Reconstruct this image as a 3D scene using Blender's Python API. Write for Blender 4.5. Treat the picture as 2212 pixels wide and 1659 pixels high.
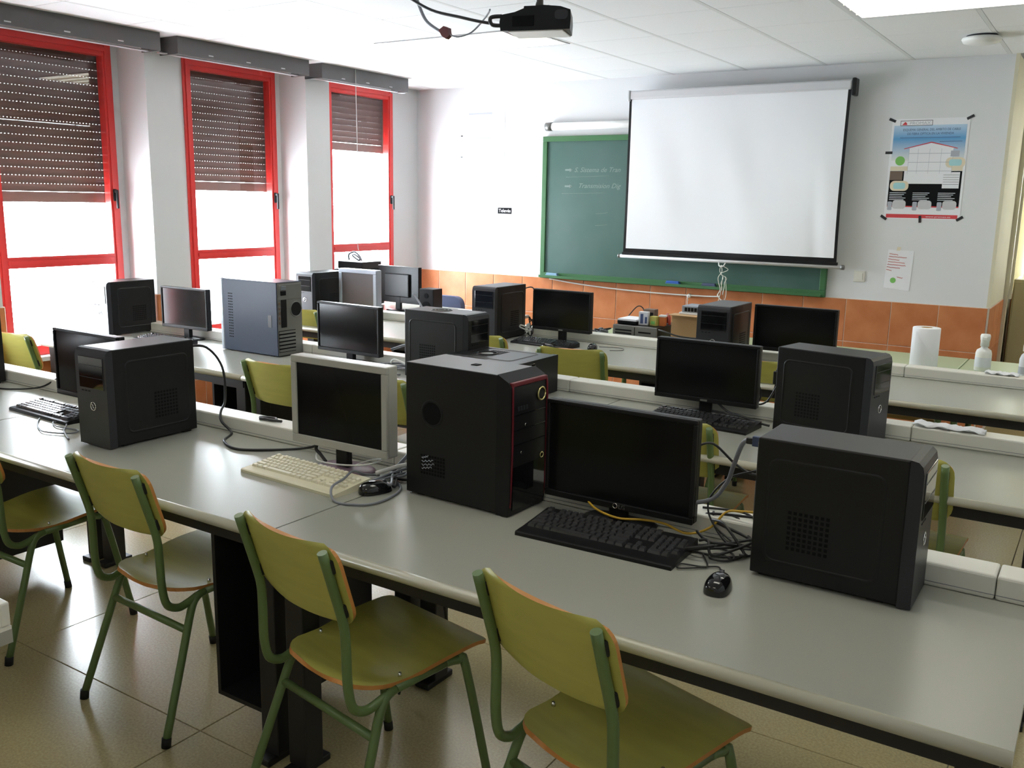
import bpy, bmesh, math, random
from mathutils import Vector, Matrix
random.seed(7)
for o in list(bpy.data.objects): bpy.data.objects.remove(o)
S = bpy.context.scene
COL = S.collection
PI = math.pi

# ------------------------------------------------------------------ camera
yaw, pitch, roll = -0.5745188, 0.1962452, -0.0186123
fwd = Vector((math.sin(yaw)*math.cos(pitch), math.cos(yaw)*math.cos(pitch), -math.sin(pitch)))
r0 = Vector((math.cos(yaw), -math.sin(yaw), 0)); d0 = fwd.cross(r0)
rt = math.cos(roll)*r0 + math.sin(roll)*d0
dn = -math.sin(roll)*r0 + math.cos(roll)*d0
cd = bpy.data.cameras.new('camera'); cam = bpy.data.objects.new('camera', cd); COL.objects.link(cam)
M = Matrix((rt, -dn, -fwd)).transposed().to_4x4(); M.translation = (0, 0, 1.65)
cam.matrix_world = M
cd.sensor_width = 36; cd.lens = 1989.71/2212*36; cd.clip_start = .02
S.camera = cam

# ------------------------------------------------------------------ light, exposure
S.view_settings.view_transform = 'Standard'; S.view_settings.look = 'None'
S.view_settings.gamma = 1; S.view_settings.use_curve_mapping = False
S.view_settings.exposure = 0.0
W = bpy.data.worlds.new('sky'); S.world = W; W.use_nodes = True
bg = W.node_tree.nodes['Background']
bg.inputs[0].default_value = (.84, .93, 1.0, 1); bg.inputs[1].default_value = 42.0
LAMP = 6.0          # ceiling luminaire diffuser strength
XW, PF = -5.75, -5.46          # window plane, pillar front
ZC, YF = 2.66, 7.13            # ceiling height, front wall
WIN = [(-2.63, -1.77), (-1.21, -.35), (.20, 1.06), (1.62, 2.48), (3.04, 3.90), (4.465, 5.335), (5.90, 6.76)]
WB, WT = .62, 2.61             # window bottom / top
for i, (a, b) in enumerate(WIN):           # light portals: they only guide sampling of the sky
    l = bpy.data.lights.new('sky_portal', 'AREA'); l.shape = 'RECTANGLE'; l.size = 2.0; l.size_y = b-a
    l.cycles.is_portal = True
    o = bpy.data.objects.new('sky_portal', l); COL.objects.link(o)
    o.location = (XW-.14, (a+b)/2, (WB+WT)/2); o.rotation_euler = (0, -PI/2, 0)

# ------------------------------------------------------------------ materials
def mat(name, col, rough=.5, metal=0, noise=0, nscale=20, bump=0, spec=.5, col2=None, stretch=None, coat=0):
    m = bpy.data.materials.new(name); m.use_nodes = True
    nt = m.node_tree; b = nt.nodes['Principled BSDF']
    b.inputs['Base Color'].default_value = (*col, 1)
    b.inputs['Roughness'].default_value = rough; b.inputs['Metallic'].default_value = metal
    b.inputs['Specular IOR Level'].default_value = spec; b.inputs['Coat Weight'].default_value = coat
    if noise or bump or col2:
        tc = nt.nodes.new('ShaderNodeTexCoord'); n = nt.nodes.new('ShaderNodeTexNoise')
        n.inputs['Scale'].default_value = nscale; n.inputs['Detail'].default_value = 4
        src = tc.outputs['Object']
        if stretch:
            mp = nt.nodes.new('ShaderNodeMapping'); mp.inputs['Scale'].default_value = stretch
            nt.links.new(src, mp.inputs['Vector']); src = mp.outputs['Vector']
        nt.links.new(src, n.inputs['Vector'])
        if noise or col2:
            r = nt.nodes.new('ShaderNodeValToRGB')
            c2 = col2 or tuple(max(0, c*(1-noise)) for c in col)
            r.color_ramp.elements[0].position = .35; r.color_ramp.elements[1].position = .65
            r.color_ramp.elements[0].color = (*c2, 1); r.color_ramp.elements[1].color = (*col, 1)
            nt.links.new(n.outputs['Fac'], r.inputs[0]); nt.links.new(r.outputs[0], b.inputs['Base Color'])
        if bump:
            bp = nt.nodes.new('ShaderNodeBump'); bp.inputs['Strength'].default_value = bump
            bp.inputs['Distance'].default_value = .002
            nt.links.new(n.outputs['Fac'], bp.inputs['Height']); nt.links.new(bp.outputs[0], b.inputs['Normal'])
    return m
def emit(name, col, st):
    m = bpy.data.materials.new(name); m.use_nodes = True; b = m.node_tree.nodes['Principled BSDF']
    b.inputs['Base Color'].default_value = (*col, 1); b.inputs['Emission Color'].default_value = (*col, 1)
    b.inputs['Emission Strength'].default_value = st
    return m
def glass(name):
    m = bpy.data.materials.new(name); m.use_nodes = True; nt = m.node_tree; nt.nodes.clear()
    out = nt.nodes.new('ShaderNodeOutputMaterial'); mx = nt.nodes.new('ShaderNodeMixShader')
    t = nt.nodes.new('ShaderNodeBsdfTransparent'); g = nt.nodes.new('ShaderNodeBsdfGlossy'); lw = nt.nodes.new('ShaderNodeLayerWeight'); pw = nt.nodes.new('ShaderNodeMath'); f = nt.nodes.new('ShaderNodeMath')
    g.inputs['Roughness'].default_value = .01; lw.inputs['Blend'].default_value = .5; pw.operation = 'POWER'; pw.inputs[1].default_value = 4; f.operation = 'MULTIPLY_ADD'; f.inputs[1].default_value = .6; f.inputs[2].default_value = .035; nt.links.new(lw.outputs['Facing'], pw.inputs[0]); nt.links.new(pw.outputs[0], f.inputs[0])
    nt.links.new(f.outputs[0], mx.inputs[0]); nt.links.new(t.outputs[0], mx.inputs[1]); nt.links.new(g.outputs[0], mx.inputs[2])
    nt.links.new(mx.outputs[0], out.inputs[0]); return m
m_wall = mat('white_paint', (.72, .73, .74), .75, bump=.08, nscale=60)
m_cream = mat('cream_paint', (.68, .64, .48), .6, noise=.05, nscale=4)
m_ceil = mat('ceiling_tile_white', (.80, .81, .82), .9, noise=.03, nscale=90, bump=.1)
m_gapshade = mat('ceiling_gap_shade', (.30, .30, .31), .7); m_rail = mat('ceiling_rail', (.66, .67, .67), .6)
m_grout = mat('grout', (.72, .64, .56), .9)
m_tile = mat('terracotta_glaze', (.58, .225, .095), .4, col2=(.47, .16, .06), nscale=5, stretch=(1, 1, 3), bump=.05, spec=.25)
m_floor = mat('terrazzo', (.48, .41, .22), .25, col2=(.38, .315, .165), nscale=130, spec=.5)
m_joint = mat('floor_joint', (.16, .14, .11), .8)
m_red = mat('red_aluminium', (.62, .035, .03), .35)
m_box = mat('grey_pelmet', (.105, .10, .10), .5, metal=.1, noise=.05, nscale=8)
m_slat = mat('brown_slat', (.13, .065, .05), .5, spec=.3)
m_glass = glass('window_glass')
m_desk = mat('grey_laminate', (.36, .36, .315), .27, noise=.03, nscale=300, spec=.5)
m_deskedge = mat('grey_edge', (.47, .45, .35), .32)
m_black = mat('black_steel', (.012, .012, .013), .45)
m_white = mat('ivory_plastic', (.74, .73, .66), .35)
m_wplas = mat('white_plastic', (.80, .80, .78), .4)
m_tower = mat('black_case', (.009, .009, .0095), .36, spec=.3)
m_tfront = mat('charcoal_bezel', (.022, .023, .028), .4, spec=.4)
m_gloss = mat('gloss_black', (.006, .006, .007), .06, spec=.6)
m_screen = mat('lcd_panel', (.006, .006, .0065), .14, spec=.16)
m_screen2 = mat('grey_lcd_panel', (.10, .09, .095), .22, spec=.6)
m_dark = mat('dark_plastic', (.010, .010, .011), .36, spec=.22)
m_key = mat('dark_key', (.04, .04, .044), .22, spec=.7)
m_silver = mat('silver_paint', (.34, .38, .44), .35, metal=.4)
m_blue = mat('blue_grey_case', (.032, .045, .075), .35, spec=.15)
m_zinc = mat('zinc_plate', (.22, .22, .21), .45, metal=.6)
m_monw = mat('warm_grey_bezel', (.47, .465, .42), .4)
m_beige = mat('beige_plastic', (.72, .68, .50), .45)
m_beigek = mat('beige_key', (.76, .72, .56), .5)
m_chrome = mat('chrome', (.75, .75, .76), .15, metal=1)
m_gold = mat('brass_ring', (.62, .54, .25), .25, metal=.8)
m_redtrim = mat('dark_red_trim', (.12, .006, .014), .4, spec=.3)
m_ply = mat('green_lacquer_ply', (.50, .475, .11), .38, noise=.10, nscale=6, stretch=(1, 6, 6))
m_plyedge = mat('ply_edge', (.52, .22, .05), .5)
m_tube = mat('green_steel', (.115, .18, .06), .32)
m_rubber = mat('black_rubber', (.012, .012, .012), .7)
m_board = mat('green_chalkboard', (.045, .105, .085), .42, col2=(.07, .13, .115), nscale=1.6, bump=.03, spec=.3)
m_bframe = mat('green_frame', (.05, .145, .058), .45, spec=.3)
m_chalk = mat('chalk', (.20, .26, .24), .9)
m_screenw = mat('projection_cloth', (.82, .83, .86), .85)
m_case = mat('grey_aluminium_case', (.60, .60, .62), .4, metal=.2)
m_green = mat('pale_green_laminate', (.42, .50, .30), .35)
m_wood = mat('yellow_wood', (.46, .30, .10), .5, noise=.2, nscale=8, stretch=(1, 10, 10))
m_card = mat('cardboard', (.50, .32, .16), .85, noise=.06, nscale=5)
m_paper = mat('white_paper', (.82, .83, .86), .7)
m_cableb = mat('black_cable', (.012, .012, .013), .45)
m_cableg = mat('grey_cable', (.20, .21, .24), .45)
m_cablew = mat('white_cable', (.72, .72, .70), .45)
m_yellow = mat('yellow_cable', (.55, .33, .02), .45)
m_bluep = mat('blue_plug', (.03, .05, .12), .4)
m_ink = mat('print_black', (.008, .008, .009), .8, spec=.1)
m_inkred = mat('print_red', (.62, .05, .06), .6)
m_inkgrn = mat('print_green', (.20, .50, .12), .6)
m_inkblue = mat('print_blue', (.10, .34, .62), .6)
m_inkgrey = mat('print_grey', (.42, .44, .50), .6)
m_inkbrown = mat('print_brown', (.16, .11, .08), .6)
m_inkcream = mat('print_cream', (.74, .66, .50), .6)
m_inknavy = mat('print_navy', (.06, .09, .22), .6)
m_inkpale = mat('print_pale', (.72, .74, .80), .6)
m_cyan = mat('print_cyan', (.38, .66, .68), .6)
m_navy = mat('navy_fabric', (.07, .085, .16), .8)
m_lampw = emit('lamp_diffuser', (1, .97, .86), LAMP)
m_louver = mat('aluminium_louver', (.75, .74, .62), .3, metal=.4)
m_curt = mat('cream_curtain', (.75, .70, .50), .9)
m_purple = mat('purple_stand', (.20, .13, .17), .4)
m_beigecab = mat('beige_cabinet', (.42, .36, .20), .5)

# ------------------------------------------------------------------ mesh helpers
class MB:
    def __init__(s): s.v = []; s.f = []; s.mi = []; s.sm = []
    def add(s, vs, fs, mi=0, smooth=False):
        o = len(s.v); s.v += [tuple(p) for p in vs]; s.f += [tuple(i+o for i in f) for f in fs]
        s.mi += [mi]*len(fs); s.sm += [smooth]*len(fs); return s
    def box(s, x0, x1, y0, y1, z0, z1, mi=0):
        vs = [(x0,y0,z0),(x1,y0,z0),(x1,y1,z0),(x0,y1,z0),(x0,y0,z1),(x1,y0,z1),(x1,y1,z1),(x0,y1,z1)]
        return s.add(vs, [(0,3,2,1),(4,5,6,7),(0,1,5,4),(1,2,6,5),(2,3,7,6),(3,0,4,7)], mi)
    def rbox(s, x0, x1, y0, y1, z0, z1, r=.01, seg=2, mi=0):
        bm = bmesh.new(); bmesh.ops.create_cube(bm, size=1)
        for v in bm.verts:
            v.co = ((x0+x1)/2+v.co.x*(x1-x0), (y0+y1)/2+v.co.y*(y1-y0), (z0+z1)/2+v.co.z*(z1-z0))
        bmesh.ops.bevel(bm, geom=bm.edges[:], offset=r, segments=seg, affect='EDGES', profile=.5)
        bm.verts.index_update()
        s.add([v.co[:] for v in bm.verts], [[v.index for v in f.verts] for f in bm.faces], mi, False); bm.free(); return s
    def prism(s, pts, axis, a, b, mi=0, smooth=False):   # polygon in plane perpendicular to axis, extruded a..b
        def P(p, t): return {'x': (t,p[0],p[1]), 'y': (p[0],t,p[1]), 'z': (p[0],p[1],t)}[axis]
        n = len(pts); vs = [P(p,a) for p in pts]+[P(p,b) for p in pts]
        fs = [tuple(range(n))[::-1], tuple(range(n, 2*n))]
        s.add(vs, fs, mi, False); o = len(s.v)-2*n
        s.f += [(o+i, o+(i+1)%n, o+n+(i+1)%n, o+n+i) for i in range(n)]; s.mi += [mi]*n; s.sm += [smooth]*n
        return s
    def cyl(s, p0, p1, r0, r1=None, n=12, mi=0, smooth=True, caps=True):
        r1 = r0 if r1 is None else r1
        p0 = Vector(p0); p1 = Vector(p1); d = (p1-p0).normalized()
        u = d.orthogonal().normalized(); w = d.cross(u)
        vs = []
        for p, r in ((p0, r0), (p1, r1)):
            for k in range(n):
                a = 2*PI*k/n; vs.append(p+u*math.cos(a)*r+w*math.sin(a)*r)
        s.add(vs, [(k, (k+1)%n, n+(k+1)%n, n+k) for k in range(n)], mi, smooth)
        if caps:
            o = len(s.v)-2*n
            s.f += [tuple(o+k for k in range(n))[::-1], tuple(o+n+k for k in range(n))]; s.mi += [mi]*2; s.sm += [False]*2
        return s
    def tube(s, pts, r, n=8, sub=5, mi=0, caps=True):
        pts = smoothpath([Vector(p) for p in pts], sub) if sub else [Vector(p) for p in pts]
        vs = []; u = None
        for i, p in enumerate(pts):
            d = (pts[min(i+1, len(pts)-1)]-pts[max(i-1, 0)])
            d = d.normalized() if d.length > 1e-9 else Vector((0,0,1))
            u = d.orthogonal().normalized() if u is None else (u-d*u.dot(d)).normalized()
            w = d.cross(u)
            for k in range(n):
                a = 2*PI*k/n; vs.append(p+u*math.cos(a)*r+w*math.sin(a)*r)
        fs = [(i*n+k, i*n+(k+1)%n, (i+1)*n+(k+1)%n, (i+1)*n+k) for i in range(len(pts)-1) for k in range(n)]
        s.add(vs, fs, mi, True)
        if caps:
            o = len(s.v)-len(vs); l = o+(len(pts)-1)*n
            s.f += [tuple(o+k for k in range(n))[::-1], tuple(l+k for k in range(n))]; s.mi += [mi]*2; s.sm += [False]*2
        return s
    def lathe(s, prof, c=(0,0,0), n=20, mi=0, smooth=True):
        vs = [(c[0]+r*math.cos(2*PI*k/n), c[1]+r*math.sin(2*PI*k/n), c[2]+z) for r, z in prof for k in range(n)]
        fs = [(i*n+k, i*n+(k+1)%n, (i+1)*n+(k+1)%n, (i+1)*n+k) for i in range(len(prof)-1) for k in range(n)]
        return s.add(vs, fs, mi, smooth)
    def ring(s, c, axis, r, t, n=20, mi=0):      # torus round c, axis x/y/z
        pts = []
        for k in range(n+1):
            a = 2*PI*k/n; ca, sa = r*math.cos(a), r*math.sin(a)
            o = {'x': (0,ca,sa), 'y': (ca,0,sa), 'z': (ca,sa,0)}[axis]; pts.append(Vector(c)+Vector(o))
        return s.tube(pts, t, 6, 0, mi)
    def mesh(s, name, mats):
        me = bpy.data.meshes.new(name); me.from_pydata(s.v, [], s.f)
        for m in (mats if isinstance(mats, (list, tuple)) else [mats]): me.materials.append(m)
        me.polygons.foreach_set('material_index', s.mi); me.polygons.foreach_set('use_smooth', s.sm)
        bm = bmesh.new(); bm.from_mesh(me); bmesh.ops.recalc_face_normals(bm, faces=bm.faces[:]); bm.to_mesh(me); bm.free()
        return me
    def ob(s, name, mats, parent=None):
        return link(name, s.mesh(name, mats), parent)
def smoothpath(P, sub):
    out = []
    for i in range(len(P)-1):
        a, b, c, d = P[max(i-1,0)], P[i], P[i+1], P[min(i+2, len(P)-1)]
        for k in range(sub):
            t = k/sub
            out.append(.5*((2*b)+(c-a)*t+(2*a-5*b+4*c-d)*t*t+(3*b-3*c+d-a)*t**3))
    return out+[P[-1]]
def link(name, me, parent=None, loc=None, rz=None):
    o = bpy.data.objects.new(name, me); COL.objects.link(o)
    if parent: o.parent = parent
    if loc is not None: o.location = loc
    if rz is not None: o.rotation_euler = (0, 0, rz)
    return o
def tag(o, label, cat, group=None):
    o['label'] = label; o['category'] = cat
    if group: o['group'] = group
    return o
def thing(name, label, cat, loc=(0,0,0), rz=0, group=None):
    o = bpy.data.objects.new(name, None); COL.objects.link(o); o.empty_display_size = .05
    o.location = loc; o.rotation_euler = (0, 0, rz); return tag(o, label, cat, group)
def struct(name, o=None, label=None):
    if o is None: o = bpy.data.objects.new(name, None); COL.objects.link(o)
    o['kind'] = 'structure'
    if label: o['label'] = label
    return o
def dup(src, label, loc, rz=0):
    r = src.copy(); COL.objects.link(r); r.location = loc; r.rotation_euler = (0, 0, rz); r['label'] = label
    for ch in src.children:
        c = ch.copy(); COL.objects.link(c); c.parent = r
        for g in ch.children:
            d = g.copy(); COL.objects.link(d); d.parent = c
    return r
def text(s, size, m, parent, loc, rot=(PI/2, 0, 0), name='lettering', shear=0, width=None, ext=.0004, align='LEFT'):
    cu = bpy.data.curves.new('t', 'FONT'); cu.body = s; cu.size = size; cu.shear = shear; cu.extrude = ext; cu.align_x = align
    cu.resolution_u = 3
    t = bpy.data.objects.new('t', cu); COL.objects.link(t)
    dg = bpy.context.evaluated_depsgraph_get(); me = bpy.data.meshes.new_from_object(t.evaluated_get(dg))
    bpy.data.objects.remove(t); me.materials.clear(); me.materials.append(m)
    o = link(name, me, parent, loc); o.rotation_euler = rot
    if width:
        xs = [v.co.x for v in me.vertices]
        if xs: o.scale.x = width/max(1e-6, max(xs)-min(xs))
    return o
def rrect(x0, x1, y0, y1, r, n=4):
    out = []
    for cx, cy, a0 in ((x1-r, y1-r, 0), (x0+r, y1-r, PI/2), (x0+r, y0+r, PI), (x1-r, y0+r, 1.5*PI)):
        for k in range(n+1):
            a = a0+PI/2*k/n; out.append((cx+r*math.cos(a), cy+r*math.sin(a)))
    return out

# ================================================================== ROOM
XR, YB = 2.0, -2.8
# floor of metre-square panels (joints at X=-0.24-k, Y=1.68+k)
fl = struct('floor', MB().box(XW-.1, XR, YB, 9.0, -.06, -.004).ob('floor', m_joint), 'beige terrazzo floor of large square panels')
fm = {}
def panel(cache, name, sx, sy, t, m, bev=.0015):
    k = (round(sx, 3), round(sy, 3))
    if k not in cache:
        b = MB(); x, y = sx/2, sy/2
        vs = [(-x,-y,-t),(x,-y,-t),(x,y,-t),(-x,y,-t),(-x,-y,-bev),(x,-y,-bev),(x,y,-bev),(-x,y,-bev),
              (-x+bev,-y+bev,0),(x-bev,-y+bev,0),(x-bev,y-bev,0),(-x+bev,y-bev,0)]
        b.add(vs, [(0,1,5,4),(1,2,6,5),(2,3,7,6),(3,0,4,7),(4,5,9,8),(5,6,10,9),(6,7,11,10),(7,4,8,11),(8,9,10,11)])
        cache[k] = b.mesh(name, m)
    return cache[k]
def cuts(a, b, ref, step):
    xs = [a]; k = math.ceil((a-ref)/step+1e-6)
    while ref+k*step < b-1e-6: xs.append(ref+k*step); k += 1
    return xs+[b]
def spans(xs, g): return [((p+q)/2, q-p-g) for p, q in zip(xs, xs[1:]) if q-p > g+.01]
for cx, sx in spans(cuts(XW-.05, XR, -.24, .995), .003):
    for cy, sy in spans(cuts(YB, 9.0, 1.68, .995), .003):
        link('floor_panel', panel(fm, 'floor_panel', sx, sy, .004, m_floor), fl, (cx, cy, 0))
# ceiling grid
ce = struct('ceiling', MB().box(XW-.1, XR, YB, 9.0, ZC+.006, ZC+.1).ob('ceiling', m_gapshade), 'suspended white ceiling of square tiles')  # dark slab colour stands for shadow in the gaps between tiles
LUMI = []
GX, GY = -1.345, 4.88
for x0, y0 in ((-1.345, 4.88), (-4.32, 4.88), (-1.345, 1.88), (-4.32, 1.88), (-1.345, -1.12), (-4.32, -1.12)): LUMI.append((x0, y0, x0+1.19, y0+.6))
cmesh = {}
for cx, sx in spans(cuts(XW, XR, GX, .595), .022):
    for cy, sy in spans(cuts(YB, YF, GY, .60), .005):
        if any(a < cx < c and b < cy < d for a, b, c, d in LUMI): continue
        o = link('ceiling_tile', panel(cmesh, 'ceiling_tile', sx, sy, .005, m_ceil, .003), ce, (cx, cy, ZC)); o.rotation_euler = (PI, 0, 0)
for x in cuts(XW, XR, GX, .595)[1:-1]:
    MB().box(x-.012, x+.012, YB, YF, ZC-.0006, ZC+.004).ob('ceiling_rail', m_rail, ce) if not any(a-.01 < x < c-.01 and x > a+.1 for a, b, c, d in LUMI) else [MB().box(x-.012, x+.012, p, q, ZC-.0006, ZC+.004).ob('ceiling_rail', m_rail, ce) for p, q in ((YB, -1.12), (-.52, 1.88), (2.48, 4.88), (5.48, YF))]
# front wall with terracotta wainscot
wf = struct('wall_front', MB().box(XW-.1, -.70, YF, 8.0, 0, ZC+.006).ob('wall_front', m_wall), 'white painted front wall above terracotta tiles')
tm = {}
TS = .3185
def wtiles(parent, a, b, z1, z0, place, rot, ref):
    zs = []; z = z1
    while z > z0+.02: zs.append((max(z-TS, z0), z)); z -= TS
    for c, s in spans(cuts(a, b, ref, TS), .004):
        for lo, hi in zs:
            if hi-lo < .03: continue
            o = link('tile', panel(tm, 'tile', s, hi-lo-.004, .009, m_tile, .003), parent, place(c, (lo+hi)/2)); o.rotation_euler = rot
MB().box(XW, -.70, YF-.008, YF, 0, .982).ob('grout_bed', m_grout, wf)
wtiles(wf, XW+.02, -.702, .98, .05, lambda c, z: (c, YF-.012, z), (PI/2, 0, 0), -.695-TS)
MB().box(-.70, -.692, YF, 8.0, 0, .982).ob('grout_bed', m_grout, wf)
wtiles(wf, YF, 8.0, .98, .05, lambda c, z: (-.688, c, z), (PI/2, 0, PI/2), YF)
MB().box(-.70, -.694, YF-.006, 7.995, .985, ZC).ob('corner_plaster', m_cream, wf)
tr = struct('trim_1', MB().box(-.712, -.690, YF-.012, YF+.03, .985, ZC).ob('trim_1', m_cream), 'cream corner strip at the end of the front wall')
# recess at the right with lit back wall
wr = struct('wall_recess', MB().box(-.70, XR, 8.75, 8.85, 0, 1.0).box(-.70, XR, 8.75, 8.85, 2.45, ZC).box(1.3, XR, 8.75, 8.85, 1.0, 2.45).box(-.76, -.70, 8.0, 8.85, 0, ZC).ob('wall_recess', m_cream), 'cream wall in the bright recess')
MB().box(-.70, XR, 8.745, 8.75, 0, .98).ob('tile_band', m_tile, wr)
w8 = struct('window_8', None, 'cream framed window in the bright recess'); w8.location = (.3, 8.76, 1.0)
MB().box(-1.0, 1.0, 0, .05, 0, .06).box(-1.0, 1.0, 0, .05, 1.39, 1.45).box(-1.0, -.94, 0, .05, .06, 1.39).box(.94, 1.0, 0, .05, .06, 1.39).box(-.36, -.30, 0, .05, .06, 1.39).box(.30, .36, 0, .05, .06, 1.39).ob('frame', m_cream, w8)
for x in (-.94, -.30, .36): MB().box(x, x+.62, .024, .028, .06, 1.39).ob('pane', m_glass, w8)
MB().box(-1.02, 1.02, -.08, .0, -.03, .0).ob('sill', m_cream, w8)
for k in range(26): MB().box(-.93+k*.072, -.93+k*.072+.0712, -.032+(k % 2)*.012, -.029+(k % 2)*.012, .05, 1.42).ob('curtain_fold', m_curt, w8)
struct('trim_2', MB().box(-.705, -.665, 8.0, 8.05, 0, ZC).box(-.66, -.64, 8.02, 8.045, .98, ZC).ob('trim_2', m_cream), 'cream door jamb in the recess')
struct('wall_right', MB().box(XR, XR+.1, YB, 8.85, 0, ZC).ob('wall_right', m_wall), 'plain white right wall')
struct('wall_back', MB().box(XW-.1, XR, YB-.1, YB, 0, ZC).ob('wall_back', m_wall), 'plain white back wall')
# window wall
b = MB(); b.box(XW-.16, XW, YB, YF, 0, WB).box(XW-.16, XW, YB, YF, WT, ZC+.006)
ys = [YB]+[v for w in WIN for v in w]+[YF]
piers = [(ys[i], ys[i+1]) for i in range(0, len(ys), 2)]
for a, c in piers: b.box(XW-.16, XW, a, c, WB, WT)
pil = []
for a, c in piers[1:-1]:
    p = (a+.055, a+.325) if a > 3 else (a+.14, a+.42)
    if a > 3: p = (a+.055, a+.315)
    pil.append(p); b.box(XW, PF, p[0], p[1], 0, ZC)
wl = struct('wall_left', b.ob('wall_left', m_wall), 'white window wall with square pillars')
for p in pil:
    MB().box(XW, PF+.008, p[0]-.008, p[1]+.008, 0, .982).ob('grout_bed', m_grout, wl)
    wtiles(wl, p[0]-.008, p[1]+.008, .98, .03, lambda c, z: (PF+.012, c, z), (PI/2, 0, PI/2), p[0]-.008)
    wtiles(wl, XW, PF+.012, .98, .03, lambda c, z, y=p[0]-.012: (c, y, z), (PI/2, 0, 0), PF+.012)
prev = YB
for p in pil+[(YF+.01, YF+.02)]:
    a, c = prev, p[0]-.01
    MB().box(XW, XW+.008, a, c, 0, WB-.03).ob('grout_bed', m_grout, wl)
    wtiles(wl, a, c, WB-.03, .03, lambda cc, z: (XW+.012, cc, z), (PI/2, 0, PI/2), a)
    prev = p[1]+.01
# windows
slat_me = MB()
n = 5; prof = []
for k in range(n+1):
    t = k/n; prof.append((-.004*math.sin(PI*t)-.004, -.0242+.0484*t))
for k in range(n+1):
    t = 1-k/n; prof.append((-.004*math.sin(PI*t)+.004, -.0242+.0484*t))
slat_me.prism(prof, 'y', -.402, .402)
y = -.395
while y < .38:
    slat_me.box(-.003, .003, y, y+.015, .0242, .0256); y += .023
slat_me = slat_me.mesh('slat', m_slat)
SHUT = {4: 1.587, 5: 1.685, 6: 2.06, 3: 1.30, 2: .69, 1: .69, 0: .69}  # shutters of the unseen rear windows lowered to darken the foreground
for i, (a, c) in enumerate(WIN):
    w = struct('window_%d' % (i+1), None, 'tall red framed window with brown roller shutter'); w.location = (XW, (a+c)/2, 0)
    h = (c-a)/2; x0, x1 = -.05, .012; st = .065
    MB().box(x0, x1, -h, -h+st, WB, WT).box(x0, x1, h-st, h, WB, WT).box(x0, x1, -h+st, h-st, WT-.075, WT).box(x0, x1, -h+st, h-st, WB, WB+.06)\
        .box(x1, x1+.008, -h+.02, -h+.05, WB, WT).box(x1, x1+.008, h-.05, h-.02, WB, WT).box(x1, x1+.008, -h+.05, h-.05, WT-.045, WT-.02).ob('frame', m_red, w)
    MB().box(x0, x1, -h+st, h-st, 1.178, 1.248).box(x1, x1+.008, -h+st, h-st, 1.20, 1.225).ob('transom', m_red, w)
    MB().box(-.022, -.018, -h+st, h-st, 1.248, WT-.075).ob('pane', m_glass, w)
    MB().box(-.022, -.018, -h+st, h-st, WB+.06, 1.178).ob('pane', m_glass, w)
    hd = MB().rbox(x1, x1+.014, h-.05, h-.025, 1.60, 1.68, .004).rbox(x1+.014, x1+.04, h-.046, h-.03, 1.655, 1.675, .004).rbox(x1+.028, x1+.042, h-.046, h-.03, 1.55, 1.675, .004).ob('handle', m_dark, w)
    MB().box(x1, .09, -h, h, WB-.03, WB-.002).ob('sill', m_wplas, w)
    sh = bpy.data.objects.new('roller_shutter', None); COL.objects.link(sh); sh.parent = w
    for q in (-h, h-.035): MB().box(-.11, -.075, q, q+.035, WB, WT).ob('guide', m_slat, sh)
    z = SHUT[i]+.066+.0262
    while z < WT+.03:
        link('slat', slat_me, sh, (-.092, 0, z)); z += .0497
    MB().box(-.10, -.084, -h+.035, h-.035, SHUT[i]-.0, SHUT[i]+.066).ob('end_slat', m_slat, sh)
# pelmet boxes
for i, (a, c) in enumerate(((-2.7, -1.53), (-1.4, -.2), (-.05, 1.2), (1.32, 2.55), (2.68, 3.945), (4.075, 5.25), (5.385, 6.42))):
    t = thing('pelmet_box', ['grey metal pelmet box far behind the camera side', 'grey metal pelmet box second from the back', 'grey metal pelmet box third from the back', 'grey metal pelmet box beyond the left picture edge', 'long grey pelmet box above the leftmost visible window', 'grey pelmet box above the middle window', 'short grey pelmet box above the window nearest the chalkboard'][i], 'pelmet', (-5.28, (a+c)/2, 2.548), 0, 'curtain boxes over the windows')
    h = (c-a)/2
    MB().box(0, .006, -h, h, 0, ZC-2.548).ob('front_board', m_box, t)
    MB().box(-.18, 0, -h, -h+.008, .001, ZC-2.548).ob('end_plate', m_box, t); MB().box(-.18, 0, h-.008, h, .001, ZC-2.548).ob('end_plate', m_box, t)
    MB().box(-.14, -.10, -h-.05 if i < 6 else -h, h+.09 if i == 6 else h+.02, .004, .012).ob('curtain_rail', m_case, t)
    for q in (-.55*h, 0, .55*h): MB().rbox(.006, .010, q-.02, q+.02, .016, .024, .002).ob('clip', m_case, t)
tag(MB().tube([(-5.268, 5.752, 2.655), (-5.267, 5.757, 2.3), (-5.267, 5.76, 2.0), (-5.29, 5.78, 1.6), (-5.33, 5.82, 1.29), (-5.36, 5.86, 1.22)], .003, 6, 6).ob('blind_cord', m_cablew), 'thin white cord hanging over the window nearest the chalkboard', 'cord')

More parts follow.
